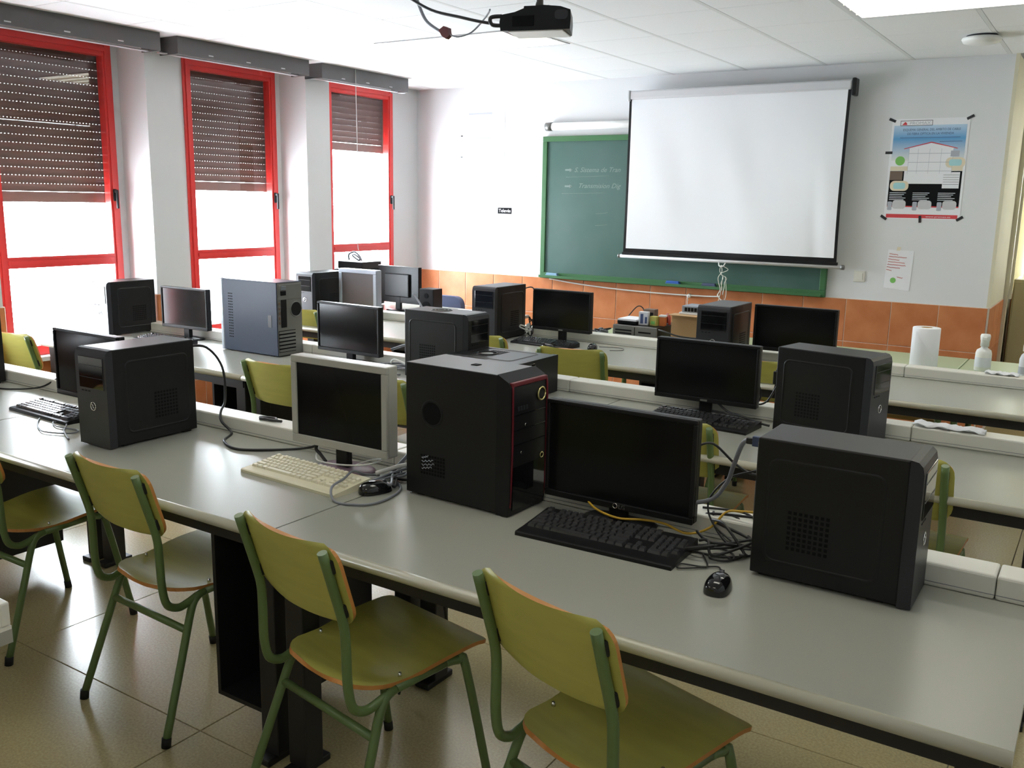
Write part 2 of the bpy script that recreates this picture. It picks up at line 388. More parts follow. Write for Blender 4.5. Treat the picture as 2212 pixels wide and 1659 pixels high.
# ceiling luminaires
def luminaire(x0, y0, label):
    t = thing('ceiling_light', label, 'light', (x0+.595, y0+.30, ZC), 0, 'recessed fluorescent ceiling lights')
    X, Y = .583, .291
    MB().box(-X, X, -Y, -Y+.02, -.004, .004).box(-X, X, Y-.02, Y, -.004, .004).box(-X, -X+.02, -Y+.02, Y-.02, -.004, .004).box(X-.02, X, -Y+.02, Y-.02, -.004, .004).ob('frame', m_case, t)
    MB().box(-X+.02, X-.02, -Y+.02, Y-.02, .004, .0055).ob('diffuser', m_lampw, t)
    for k in range(1, 4): MB().box(-X+.02, X-.02, -Y+.02+k*.1355-.003, -Y+.02+k*.1355+.003, -.012, .003).ob('louver', m_louver, t)
    return t
for (a, b_, c, d), lb in zip(LUMI, ('fluorescent ceiling light at the upper right of the photo', 'fluorescent ceiling light half hidden behind the projector', 'ceiling light over the right end of the front desk row', 'ceiling light over the left desks of the first row', 'ceiling light at the back right of the room', 'ceiling light at the back left of the room')):
    luminaire(a, b_, lb)
luminaire(-.2, 8.1, 'added ceiling light brightening the recess at the right')  # unseen lamp added to brighten the recess

# ================================================================== FURNITURE
DZ = .74
SPLIT = (-5.55, -3.71, -1.875, -.04)
def desk(y0, x0, x1, label, cab, group='computer desks in long rows', rear_leg=True):
    t = thing('computer_desk', label, 'desk', (x0, y0, 0), 0, group); L = x1-x0-.004
    MB().box(.002, L, .022, .80, DZ-.03, DZ).ob('tabletop', m_desk, t)
    pr = [(.022, DZ-.03)]+[(.022-.022*math.sin(PI*k/8)*1.0, DZ-.015-.015*math.cos(PI*k/8)) for k in range(1, 8)]+[(.022, DZ)]
    MB().prism(pr, 'x', .002, L, 0, True).ob('front_edge', m_deskedge, t)
    MB().box(.03, L-.03, .045, .075, DZ-.075, DZ-.03).ob('front_rail', m_black, t)
    MB().box(.03, L-.03, .70, .73, DZ-.075, DZ-.03).ob('rear_rail', m_black, t)
    for x in (.02, L-.09):
        for yy in (.05, .66): MB().rbox(x, x+.07, yy, yy+.07, .02, DZ-.03, .004).ob('leg', m_black, t)
        [MB().rbox(x+.005, x+.065, yy-.035, yy+.105, 0, .022, .004).ob('foot', m_black, t) for yy in (.05, .66)]; MB().rbox(x+.012, x+.058, .12, .66, DZ-.08, DZ-.03, .003).ob('cross_rail', m_black, t)
    if cab:
        c0, c1 = L-.315, L-.095; yA, yB, zA, zB = .078, .55, .118, .662
        MB().box(c0, c0+.014, yA, yB, zA, zB).ob('cabinet_side', m_black, t); MB().box(c1-.014, c1, yA, yB, zA, zB).ob('cabinet_side', m_black, t)
        MB().box(c0+.014, c1-.014, yB-.012, yB, zA, zB).ob('cabinet_back', m_black, t)
        MB().box(c0+.014, c1-.014, yA, yB-.012, zA, zA+.014).ob('cabinet_floor', m_black, t); MB().box(c0+.014, c1-.014, yA, yB-.012, zB-.014, zB).ob('cabinet_top', m_black, t)
        [MB().box(q, q+.03, yA+.1, yB-.1, zB, DZ-.03).ob('hanger', m_black, t) for q in (c0+.02, c1-.05)]
    return t
ROWS = {1: 1.65, 2: 3.15, 3: 4.645}
nm = {1: 'front row nearest the camera', 2: 'middle row', 3: 'row nearest the chalkboard'}
for r, y0 in ROWS.items():
    for k in range(3):
        x0 = SPLIT[k] if not (r == 3 and k == 0) else -5.44
        desk(y0, x0, SPLIT[k+1], 'grey laminate computer desk, %s of the %s' % (('window end', 'middle', 'right end')[k], nm[r]), k < 2)
for k in range(2): desk(.15, SPLIT[k]+.012*k, SPLIT[k+1]+.012, 'grey desk corner at the lower left picture edge' if k else 'grey desk by the windows left of the camera', False, rear_leg=True)
# white cable trunking along the back of each row
def trunk(y0, x0, x1, label, joints, open_=False):
    t = thing('cable_trunking', label, 'trunking', (x0, y0+.70, DZ), 0, 'white cable trunking on the desks'); xs = [x0]+joints+[x1]
    if open_:
        MB().box(0, x1-x0, .0, .10, 0, .008).box(0, x1-x0, .0, .008, .008, .022).ob('channel_base', m_white, t)
        MB().rbox(0, x1-x0, .078, .10, .0085, .062, .004).ob('back_wall', m_white, t)
        return t
    for p, q in zip(xs, xs[1:]):
        MB().rbox(p-x0+.001, q-x0-.001, 0, .10, .0, .06, .006).ob('cover', m_white, t)
        MB().box(p-x0+.001, q-x0-.001, -.001, .0, .012, .0135).ob('groove', m_cableg, t)
trunk(1.65, -5.54, -.045, 'ivory cable trunking along the front row of desks', [-3.7, -2.0, -.145])
trunk(3.15, -5.54, -.045, 'ivory cable trunking along the middle row of desks', [-3.9, -2.16, -.6])
trunk(4.645, -5.43, -.045, 'ivory cable trunking along the row nearest the chalkboard', [-3.8, -2.2, -.9])
trunk(.15, -5.5, -1.868, 'open ivory trunking end at the lower left picture edge', [], True)

# chairs ----------------------------------------------------------
def plypanel(fn, wfn, nu=14, nv=14, th=.011):
    b = MB(); P = [[fn(-1+2*i/nu, j/nv, wfn(j/nv)) for i in range(nu+1)] for j in range(nv+1)]
    N = [[None]*(nu+1) for _ in range(nv+1)]
    for j in range(nv+1):
        for i in range(nu+1):
            du = P[j][min(i+1, nu)]-P[j][max(i-1, 0)]; dv = P[min(j+1, nv)][i]-P[max(j-1, 0)][i]
            N[j][i] = du.cross(dv).normalized()
    top = [P[j][i]+N[j][i]*th/2 for j in range(nv+1) for i in range(nu+1)]; bot = [P[j][i]-N[j][i]*th/2 for j in range(nv+1) for i in range(nu+1)]
    q = lambda i, j: j*(nu+1)+i
    fs = [(q(i,j), q(i+1,j), q(i+1,j+1), q(i,j+1)) for j in range(nv) for i in range(nu)]
    b.add(top, fs, 0, True); b.add(bot, [f[::-1] for f in fs], 0, True)
    n = len(top)
    rim = [q(i,0) for i in range(nu)]+[q(nu,j) for j in range(nv)]+[q(i,nv) for i in range(nu, 0, -1)]+[q(0,j) for j in range(nv, 0, -1)]
    rt = [top[k] for k in rim]; rb = [bot[k] for k in rim]; m = len(rim)
    b.add(rt+rb, [(k, (k+1)%m, m+(k+1)%m, m+k) for k in range(m)], 1, False)
    return b
def cornerw(W, L, r0, r1, w0=1.0):    # half width along v with rounded corners; w0 = width factor at v=0
    def f(v):
        w = W*(w0+(1-w0)*min(1, v*1.6)); d0, d1 = v*L, (1-v)*L
        if d0 < r0: w -= r0-math.sqrt(max(0, r0*r0-(r0-d0)**2))
        if d1 < r1: w -= r1-math.sqrt(max(0, r1*r1-(r1-d1)**2))
        return w
    return f
def ease(v): return v          # rows
def make_chair(label, loc, rz):
    t = thing('school_chair', label, 'chair', loc, rz, 'green plywood school chairs')
    for s in (-1, 1):
        l1 = MB().tube([(s*.23,-.25,.012), (s*.2085,-.165,.25), (s*.196,-.117,.385), (s*.192,-.092,.422), (s*.19,-.06,.432)], .0125, 10, 4).ob('leg', m_tube, t)
        l2 = MB().tube([(s*.19,.11,.438), (s*.193,.155,.432), (s*.198,.18,.405), (s*.225,.255,.012)], .0125, 10, 4).ob('leg', m_tube, t)
        MB().tube([(s*.19,-.06,.432), (s*.19,.11,.438)], .0125, 10, 0).ob('side_rail', m_tube, t)
        bp_ = MB().tube([(s*.180,-.266,.850), (s*.180,-.222,.70), (s*.181,-.208,.64), (s*.182,-.205,.58), (s*.184,-.203,.49), (s*.185,-.19,.43), (s*.186,-.155,.408), (s*.188,-.12,.413), (s*.1895,-.085,.426)], .0125, 10, 4).ob('back_post', m_tube, t)
        for y in (-.25, .255): MB().cyl((s*(.23 if y < 0 else .225), y, 0), (s*(.23 if y < 0 else .225), y*.985, .03), .0145, .0145, 10).ob('foot_cap', m_rubber, l1 if y < 0 else l2)
        for z in (.69, .81): MB().rbox(s*.180-.011, s*.180+.011, -.215-(z-.68)*.29, -.197-(z-.68)*.29, z-.018, z+.018, .003).ob('spacer', m_rubber, bp_)
    MB().tube([(-.2015,-.137,.33), (.2015,-.137,.33)], .0115, 10, 0).ob('stretcher', m_tube, t)
    vs = [0, .01, .03, .06, .10, .16, .24, .34, .45, .56, .67, .77, .85, .91, .96, .985, 1]; nv = len(vs)-1
    def seat(u, v, w):
        v = vs[int(round(v*nv))]
        y = -.165+v*.425; x = u*wseat(v)
        z = .446+.018*v-.022*math.exp(-((v-.33)/.22)**2)*(1-.35*u*u)+.010*u*u*(1-v)
        if v > .86: z -= (v-.86)**2*.6
        return Vector((x, y-.02*(1-v)*(1-u*u)*0, z))
    wseat = cornerw(.205, .425, .09, .018, .90)
    se = plypanel(seat, lambda v: 0, 14, nv).ob('seat', [m_ply, m_plyedge], t)
    wb = cornerw(.205, .215, .055, .045)
    def back(u, v, w):
        v = vs[int(round(v*nv))]; z = .645+v*.213
        return Vector((u*wb(v), -.192-(z-.68)*.29-.028*(1-u*u), z))
    plypanel(back, lambda v: 0, 14, nv).ob('backrest', [m_ply, m_plyedge], t)
    for s in (-1, 1):
        for y in (-.03, .13): MB().cyl((s*.172, y, .445), (s*.172, y, .458+.03*(y+.03)), .006, .004, 8).ob('rivet', m_chrome, se)
    return t
def deg(a): return a*PI/180
ch = make_chair('green school chair at the left picture edge, front row', (-3.35, 1.815, 0), deg(0))
for lb, loc, rz in (('green school chair second from left in the front row, drawn out over the floor', (-2.458, 1.825, 0), deg(-3)),
    ('green school chair beside the black cabinet, middle of the front row', (-1.575, 1.735, 0), deg(-10)),
    ('green school chair nearest the camera, bottom right of the front row', (-.842, 1.762, 0), deg(-16)),
    ('green school chair at the window end of the middle row', (-5.29, 3.07, 0), deg(4)),
    ('green school chair in front of the blue-grey tower, middle row', (-3.38, 3.31, 0), 0),
    ('green school chair behind the warm grey monitor, middle row', (-2.745, 3.345, 0), 0),
    ('green school chair hidden behind the large black monitor of the front row', (-1.36, 3.385, 0), deg(3)),
    ('green school chair behind the tower at the right end of the front row', (-.545, 3.39, 0), deg(-2)),
    ('green school chair at the keyboard of the row nearest the chalkboard', (-2.52, 4.63, 0), deg(14)),
    ('green school chair between two towers in the row nearest the chalkboard', (-3.175, 4.76, 0), 0),
    ('green school chair at the window end of the row nearest the chalkboard', (-4.90, 4.97, 0), 0),
    ('green school chair behind the black monitor at right, row nearest the chalkboard', (-1.53, 4.93, 0), 0)):
    dup(ch, lb, loc, rz)

# tower computers --------------------------------------------------
def tower(label, loc, rz, w=.18, d=.38, h=.355, name='tower_computer', rot=None, topvent=False, logo=True, body=None, frontmat=None):
    t = thing(name, label, 'computer', loc, rz, 'tower computers'); X, Y = w/2, d/2; body = body or m_tower
    if rot: t.rotation_euler = rot
    ca = MB().rbox(-X, X, -Y+.03, Y, .008, h, .004).ob('case', body, t)
    # front bezel with curved top
    pr = [(-Y, .004), (-Y, h-.03), (-Y+.004, h-.012), (-Y+.014, h-.002), (-Y+.031, h+.001), (-Y+.031, .004)]
    fb = MB().prism(pr, 'x', -X-.001, X+.001).ob('front_bezel', frontmat or m_tfront, t)
    MB().rbox(-X+.022, X-.012, -Y-.003, -Y+.003, h*.60, h-.028, .002).ob('gloss_panel', m_gloss, fb)
    for k in range(2): MB().box(-X+.026, X-.016, -Y-.0042, -Y-.003, h*.60+.04+k*.045, h*.60+.0415+k*.045).ob('drive_bay_line', m_tfront, fb)
    if logo:
        b = MB().ring((0.005, -Y-.001, h*.42), 'y', .015, .0016, 20); b.ob('power_ring', m_chrome, fb)
        MB().tube([(-.006, -Y-.001, h*.42+.006), (.004, -Y-.002, h*.42+.005), (.006, -Y-.002, h*.42-.004), (.013, -Y-.001, h*.42-.006)], .0012, 6, 4).ob('logo_stroke', m_chrome, fb)
    for k in range(3): MB().box(-X+.03+k*.02, -X+.042+k*.02, -Y-.001, -Y+.001, h*.565, h*.575).ob('port', m_ink, fb)
    for s in (-1, 1):
        # pressed side panel: raised frame line and recessed field
        outer = rrect(-Y+.075, Y-.03, .045, h-.045, .025, 4); inner = rrect(-Y+.083, Y-.038, .053, h-.053, .02, 4)
        vs = [(s*X, p[0], p[1]) for p in outer]+[(s*(X+.003), (p[0]+q[0])/2, (p[1]+q[1])/2) for p, q in zip(outer, inner)]+[(s*X, p[0], p[1]) for p in inner]
        n = len(outer)
        fs = [(r*n+k, r*n+(k+1)%n, (r+1)*n+(k+1)%n, (r+1)*n+k) for r in range(2) for k in range(n)]
        MB().add(vs, fs, 0, True).ob('side_emboss', body, ca)
        v = MB()
        for i in range(8):
            for j in range(8): v.box(s*(X+.0002)-.0004, s*(X+.0002)+.0004, .005+i*.013, .013+i*.013, .085+j*.013, .093+j*.013)
        v.ob('vent_grid', m_ink, ca)
    # rear
    MB().box(-X+.01, X-.01, Y, Y+.003, h-.10, h-.015).ob('power_supply', m_zinc, ca)
    MB().box(-X+.012, -X+.055, Y, Y+.004, .14, .24).ob('port_plate', m_zinc, ca)
    for k in range(4): MB().box(-X+.02, X-.05, Y, Y+.003, .03+k*.022, .046+k*.022).ob('slot_cover', m_zinc, ca)
    for fx in (-X+.012, X-.04):
        for fy in (-Y+.06, Y-.06): MB().rbox(fx, fx+.028, fy, fy+.04, 0, .008, .002).ob('foot', m_rubber, t)
    if topvent:
        MB().cyl((0, .03, h), (0, .03, h+.0012), .055, .055, 24).ob('top_fan_grille', m_ink, ca)
        b = MB()
        for r in (.018, .036, .053): b.ring((0, .03, h+.0015), 'z', r, .0015, 24)
        b.ob('grille_ring', m_zinc, ca)
    return t
tower('black tower computer on the front row, facing the chairs, grey oval on its bezel', (-3.045, 2.098, DZ), 0, h=.362)
tower('black tower computer at the right end of the front row, side panel to the chairs', (-.489, 2.252, DZ), deg(90), h=.355)
tower('black tower computer by the windows, left end of the middle row', (-5.487, 3.715, DZ), 0, w=.165, d=.36, h=.35)
tower('black tower computer with round top grille, middle of the middle row', (-2.83, 3.745, DZ), deg(90), d=.405, h=.355, topvent=True, frontmat=m_dark)
tower('black tower computer at the right of the middle row, turned slightly toward the chairs', (-.888, 3.712, DZ), deg(80), d=.39, h=.355)
tower('black tower computer beside the monitor on the row nearest the chalkboard', (-3.45, 5.155, DZ), 0, h=.355)
tower('black tower computer at the window end of the row nearest the chalkboard', (-5.115, 5.165, DZ), 0, w=.165, d=.36, h=.352)
tower('black tower computer in front of the cardboard box, row nearest the chalkboard', (-1.863, 5.138, DZ), 0, w=.186, d=.38, h=.35)
tower('black tower computer whose edge shows at the left picture edge, front row', (-4.525, 2.19, DZ), 0, h=.355, d=.30)
# tower lying on its side
tl = tower('black tower computer lying on its side, middle row behind the red-trimmed tower', (-2.43, 3.825, DZ+.093), 0, w=.178, d=.44, h=.36, topvent=False, frontmat=m_dark)
tl.rotation_euler = Matrix(((0, -1, 0), (0, 0, -1), (1, 0, 0))).to_euler()   # front(-Y)->+X, height(+Z)->-Y, side(+X)->+Z
b = MB().ring((.0905, .07, .19), 'x', .05, .004, 24); b.ob('side_fan_ring', m_dark, tl); MB().cyl((.088, .07, .19), (.0912, .07, .19), .03, .03, 20).ob('side_fan_hub', m_zinc, tl)
MB().box(.02, .07, -.2225, -.22, .215, .235).ob('silver_stripe', m_chrome, tl)
# big red-trimmed tower
def red_tower():
    w, d, h = .19, .40, .42; X, Y = w/2, d/2
    t = thing('tower_computer', 'tall black tower computer with dark red front trim, centre of the front row', 'computer', (-1.588, 2.252, DZ), deg(88), 'tower computers')
    ca = MB().rbox(-X, X, -Y+.05, Y, .006, h, .003).ob('case', m_tower, t)
    pr = [(-Y+.008, .003), (-Y+.002, .05), (-Y, h*.5), (-Y+.002, h-.035), (-Y+.012, h-.018), (-Y+.05, h+.002), (-Y+.0505, .003)]
    fb = MB().prism(pr, 'x', -X-.001, X+.001).ob('front_bezel', m_dark, t)
    for s in (-1, 1): MB().tube([(s*(X-.006), -Y+.004, .03), (s*(X-.006), -Y-.001, h*.5), (s*(X-.006), -Y, h-.045), (s*(X-.01), -Y+.004, h-.03)], .0035, 6, 3).ob('red_trim', m_redtrim, fb)
    MB().rbox(-X+.004, X-.004, -Y-.001, -Y+.014, h-.032, h-.019, .003).ob('red_trim', m_redtrim, fb)
    MB().box(-X+.012, X-.012, -Y-.0005, -Y+.003, .02, .15).ob('gloss_panel', m_gloss, fb)
    for k in range(3): MB().box(-X+.014, X-.014, -Y-.001, -Y+.004, .215+k*.044, .217+k*.044).ob('drive_bay_line', m_gloss, fb)
    MB().ring((X-.038, -Y-.002, h-.07), 'y', .019, .003, 24).ob('power_ring', m_gold, fb); MB().cyl((X-.038, -Y-.001, h-.07), (X-.038, -Y-.003, h-.07), .013, .013, 16).ob('power_button', m_dark, fb)
    MB().ring((X-.03, -Y-.002, .20-.04), 'y', .008, .002, 16).ob('headset_socket', m_gold, fb)
    MB().cyl((-X+.05, -Y-.001, .19), (-X+.05, -Y-.004, .19), .004, .004, 8).ob('reset_button', m_chrome, fb); MB().cyl((-X+.07, -Y-.001, h-.15), (-X+.07, -Y-.004, h-.15), .005, .005, 8).ob('indicator', m_chrome, fb)
    for k in range(4): MB().rbox(-X+.03+k*.014, -X+.040+k*.014, -Y-.0012, -Y+.001, h-.105, h-.092, .0003).ob('faint_marking', m_tfront, fb)
    MB().rbox(-.012, .012, -.012, .012, h-.001, h+.002, .001).ob('top_latch', m_ink, ca)
    for s in (-1, 1):
        b = MB()
        vs = []; n = 28
        for r, x in ((.045, s*(X-.001)), (.042, s*(X+.002)), (.036, s*(X+.0015)), (.034, s*(X-.001))):
            for k in range(n): vs.append((x, .095+r*math.cos(2*PI*k/n), .270+r*math.sin(2*PI*k/n)))
        b.add(vs, [(i*n+k, i*n+(k+1)%n, (i+1)*n+(k+1)%n, (i+1)*n+k) for i in range(3) for k in range(n)], 0, True).ob('duct_rim', m_dark, ca)
        MB().cyl((s*X, .095, .270), (s*(X+.0006), .095, .270), .035, .035, 24).ob('air_duct', m_ink, ca)
        b = MB()
        for i in range(9):
            for j in range(6): b.box(s*(X+.0002)-.0005, s*(X+.0002)+.0005, .045+i*.011, .052+i*.011, .075+j*.011, .082+j*.011)
        b.ob('vent_grid', m_ink, ca)
        b = MB()
        for i, L in enumerate((.025, .045, .05, .04)):
            z = .125-i*.011
            pts = [(s*(X+.0012), .135-k*L/9, z+.003*math.sin(k*2.3+i)+k*.0010) for k in range(10)]
            b.tube(pts, .0012, 5, 2)
        b.ob('chalk_scribble', m_inkgrey, ca)
    MB().box(-X+.01, X-.01, Y, Y+.003, h-.10, h-.015).ob('power_supply', m_zinc, ca)
    for k in range(5): MB().box(-X+.02, X-.05, Y, Y+.003, .03+k*.022, .046+k*.022).ob('slot_cover', m_zinc, ca)
    for s in (-1, 1):
        for yy in (-Y+.07, Y-.05): MB().rbox(s*.07-.015, s*.07+.015, yy-.015, yy+.015, 0, .006, .002).ob('foot', m_rubber, t)
red_tower()
def blue_tower():
    w, d, h = .195, .485, .43; X, Y = w/2, d/2
    t = thing('tower_computer', 'large blue-grey steel tower computer showing its rear slots, middle row', 'computer', (-4.214, 3.752, DZ), deg(-90), 'tower computers')
    ca = MB().rbox(-X, X, -Y+.03, Y, .006, h, .003).ob('case', m_blue, t)
    MB().rbox(-X, X, -Y, -Y+.03, .002, h+.002, .008).ob('front_bezel', m_silver, t)
    for s in (-1, 1):
        for c in range(3):
            b = MB()
            for k in range(17): b.box(s*(X+.0003)-.0006, s*(X+.0003)+.0006, -Y+.075+c*.014, -Y+.083+c*.014, .085+k*.016, .091+k*.016)
            b.ob('vent_slot_column', m_ink, ca)
        MB().rbox(s*(X+.0006)-.0008, s*(X+.0006)+.0008, Y-.075, Y-.045, .17, .24, .0005).ob('latch_recess', m_tfront, ca)
    rp_ = MB().box(-X+.004, X-.004, Y, Y+.002, .008, h-.004).ob('rear_plate', m_zinc, t)
    MB().rbox(-X+.012, X-.012, Y+.001, Y+.006, h-.10, h-.012, .002).ob('power_supply', m_zinc, rp_)
    MB().rbox(X-.065, X-.025, Y+.005, Y+.010, h-.075, h-.05, .002).ob('mains_inlet', m_ink, rp_); MB().rbox(X-.065, X-.03, Y+.005, Y+.012, h-.045, h-.022, .002).ob('mains_plug', m_cableg, rp_)
    MB().cyl((-X+.05, Y+.002, .27), (-X+.05, Y+.004, .27), .042, .042, 24).ob('fan_opening', m_dark, rp_)
    MB().ring((-X+.05, Y+.004, .27), 'y', .043, .003, 24).ob('fan_rim', m_zinc, rp_)
    MB().rbox(X-.07, X-.03, Y+.002, Y+.006, .17, .33, .001).ob('port_plate', m_dark, rp_)
    for k in range(5): MB().rbox(X-.02, X-.012, Y+.002, Y+.009, .19+k*.028, .205+k*.028, .001).ob('port', m_inkbrown, rp_)
    for k in range(6): MB().rbox(-X+.06, X-.01, Y+.002, Y+.007, .03+k*.021, .043+k*.021, .001).ob('slot_cover', m_zinc, rp_)
    MB().box(-X+.058, X-.008, Y+.002, Y+.003, .026, .152).ob('slot_shadow_plate', m_ink, rp_)
    for s in (-1, 1):
        for yy in (-Y+.07, Y-.06): MB().rbox(s*.07-.015, s*.07+.015, yy-.015, yy+.015, 0, .006, .002).ob('foot', m_rubber, t)
blue_tower()

# monitors ----------------------------------------------------------
def monitor(label, loc, rz, w=.49, h=.295, z0=.06, bezel=.012, chin=.02, frame=None, screen=None, depth=.028, name='monitor', base=None, tilt=0):
    t = thing(name, label, 'monitor', (loc[0], loc[1], loc[2]), rz, 'flat screen monitors'); frame = frame or m_dark; screen = screen or m_screen; X = w/2
    MB().rbox(-X, X, 0, depth, z0, z0+h, .004).ob('housing', frame, t)
    b = MB().rbox(-X, X, -.012, .0, z0, z0+chin, .003).rbox(-X, X, -.012, 0, z0+h-bezel, z0+h, .003).rbox(-X, -X+bezel, -.012, 0, z0+chin, z0+h-bezel, .003).rbox(X-bezel, X, -.012, 0, z0+chin, z0+h-bezel, .003)
    b.ob('bezel', frame, t)
    MB().box(-X+bezel, X-bezel, -.006, .0, z0+chin, z0+h-bezel).ob('screen', screen, t)
    MB().rbox(-X*.6, X*.6, depth, depth+.02, z0+.05, z0+h*.8, .008).ob('rear_shell', m_dark, t)
    MB().rbox(-.028, .028, .004, .03, .01, z0+.06, .006).ob('neck', m_dark, t)
    b = MB(); prof = [(0, 0), (.112, 0), (.115, .004), (.10, .010), (.04, .014), (0, .014)]
    b.lathe(prof, (0, 0, 0), 28); b.v = [(x, y*.62+.03, z) for x, y, z in b.v]; b.ob('base', base or m_dark, t)
    return t
m3 = monitor('large black monitor between two towers, front row nearest the camera', (-1.118, 2.292, DZ), deg(0), w=.47, h=.294, z0=.048)
text('LG', .018, m_chrome, m3, (.012, -.0135, .0525), (PI/2, 0, 0), 'logo_lettering'); MB().ring((.001, -.0125, .059), 'y', .007, .0012, 16).ob('logo_ring', m_chrome, m3)
monitor('old monitor with warm grey frame on the front row', (-2.12, 2.215, DZ), deg(1), w=.425, h=.305, z0=.075, bezel=.024, chin=.028, frame=m_monw, depth=.045, base=m_purple)
monitor('black monitor half hidden by the tower at the left of the front row', (-3.525, 2.20, DZ), deg(-1), w=.46, h=.285, z0=.062)
m5 = monitor('black monitor at the right of the middle row', (-1.435, 3.77, DZ), deg(0), w=.468, h=.268, z0=.062)
MB().rbox(-.016, .016, -.0128, -.0118, .067, .075, .0004).ob('logo_mark', m_zinc, m5)
monitor('black monitor before the chairs in the centre of the middle row', (-3.53, 3.77, DZ), deg(-2), w=.475, h=.275, z0=.058)
monitor('black monitor by the windows on the middle row', (-4.935, 3.77, DZ), deg(3), w=.42, h=.262, z0=.07)
m8 = monitor('black monitor with keyboard on the row nearest the chalkboard', (-2.995, 5.21, DZ), deg(0), w=.435, h=.268, z0=.076)
MB().rbox(-.016, .016, -.0128, -.0118, .081, .089, .0004).ob('logo_mark', m_zinc, m8)
monitor('wide black monitor next to a tower on the row nearest the chalkboard', (-1.485, 5.24, DZ), deg(0), w=.47, h=.262, z0=.088)
monitor('silver framed monitor with grey panel at the far left row', (-4.755, 5.19, DZ), deg(0), w=.375, h=.315, z0=.07, bezel=.03, chin=.03, frame=m_silver, screen=m_screen2, depth=.05)

# keyboards -----------------------------------------------------------
def keyrows():
    # (x, y, w) in key units, 22.5 x 6.3
    K = []
    for k in [0, 2, 3, 4, 5, 6.5, 7.5, 8.5, 9.5, 11, 12, 13, 14, 15.25, 16.25, 17.25]: K.append((k, 5.3, 1))
    for k in range(13): K.append((k, 4, 1))
    K.append((13, 4, 2))
    K.append((0, 3, 1.5)); K += [(1.5+k, 3, 1) for k in range(12)]; K.append((13.5, 3, 1.5))
    K.append((0, 2, 1.75)); K += [(1.75+k, 2, 1) for k in range(11)]; K.append((12.75, 2, 2.25))
    K.append((0, 1, 2.25)); K += [(2.25+k, 1, 1) for k in range(10)]; K.append((12.25, 1, 2.75))
    x = 0
    for w in (1.25, 1.25, 1.25, 6.25, 1.25, 1.25, 1.25, 1.25): K.append((x, 0, w)); x += w
    for yy in (4, 3): K += [(15.25+k, yy, 1) for k in range(3)]
    K.append((16.25, 1, 1)); K += [(15.25+k, 0, 1) for k in range(3)]
    for yy in (4, 3, 2, 1): K += [(18.5+k, yy, 1) for k in range(3)]
    K += [(18.5, 0, 2), (20.5, 0, 1), (21.5, 3, 1), (21.5, 1, 1), (21.5, 4, 1)]
    return K
def keyboard(label, loc, rz, body, keym, w=.455, d=.165, parts=True, rest=.0):
    t = thing('keyboard', label, 'keyboard', loc, rz, 'computer keyboards'); X = w/2
    zf, zb = .012, .028; yf, yb = -d/2, d/2
    pr = [(yf, 0), (yf, zf-.003), (yf+.004, zf), (yf+.02+rest, zf+.002), (yb-.006, zb), (yb, zb-.004), (yb, 0)]
    MB().prism(pr, 'x', -X, X).ob('body', body, t)
    sl = (zb-zf-.002)/(d-.026-rest); u = (w-.02)/22.5; ky0 = yf+.024+rest; kv = (d-.034-rest)/6.3
    cache = {}; allk = MB()
    for kx, ky, kw in keyrows():
        cx = -X+.010+(kx+kw/2)*u; cy = ky0+(ky+.5)*kv; cz = zf+.002+(cy-(yf+.02+rest))*sl
        a, b_ = kw*u/2-.0012, kv/2-.0012
        if parts:
            if kw not in cache:
                bb = MB(); tp = .0022
                bb.add([(-a,-b_,0),(a,-b_,0),(a,b_,0),(-a,b_,0),(-a+tp,-b_+tp,.0075),(a-tp,-b_+tp,.0075),(a-tp,b_-tp*.6,.0085),(-a+tp,b_-tp*.6,.0085)],
                       [(4,5,6,7),(0,1,5,4),(1,2,6,5),(2,3,7,6),(3,0,4,7)])
                cache[kw] = bb.mesh('key', keym)
            link('key', cache[kw], t, (cx, cy, cz-.001))
        else: allk.box(cx-a+.001, cx+a-.001, cy-b_+.001, cy+b_-.001, cz-.002, cz+.0075)
    if not parts: allk.ob('keys', keym, t)
    for s in (-1, 1): MB().rbox(s*(X-.05)-.012, s*(X-.05)+.012, yb-.02, yb-.008, -.0002, .003, .001).ob('foot', m_rubber, t)
    return t
keyboard('black keyboard with palm rest in front of the large black monitor', (-1.080, 2.152, DZ), deg(2), m_dark, m_key, .46, .195, True, .025)
keyboard('yellowed ivory keyboard in front of the warm grey monitor', (-2.150, 2.078, DZ), deg(-3), m_beige, m_beigek, .45, .165, True, .012)
keyboard('dark keyboard with bluish shine at the left of the front row', (-3.64, 2.105, DZ), deg(-2), m_dark, m_key, .44, .15, True)
keyboard('black keyboard before the right monitor of the middle row', (-1.39, 3.635, DZ), deg(-3), m_dark, m_key, .46, .17, False)
keyboard('dark keyboard before the window monitor of the middle row', (-4.95, 3.62, DZ), deg(0), m_dark, m_key, .44, .15, False)
keyboard('pinkish grey keyboard under the centre monitor of the middle row', (-3.50, 3.60, DZ), deg(-2), mat('pinkish_plastic', (.42, .30, .32), .4), mat('pinkish_key', (.30, .20, .22), .4), .44, .15, False)
keyboard('black keyboard on the row nearest the chalkboard', (-3.03, 5.06, DZ), deg(-3), m_dark, m_key, .44, .15, False)

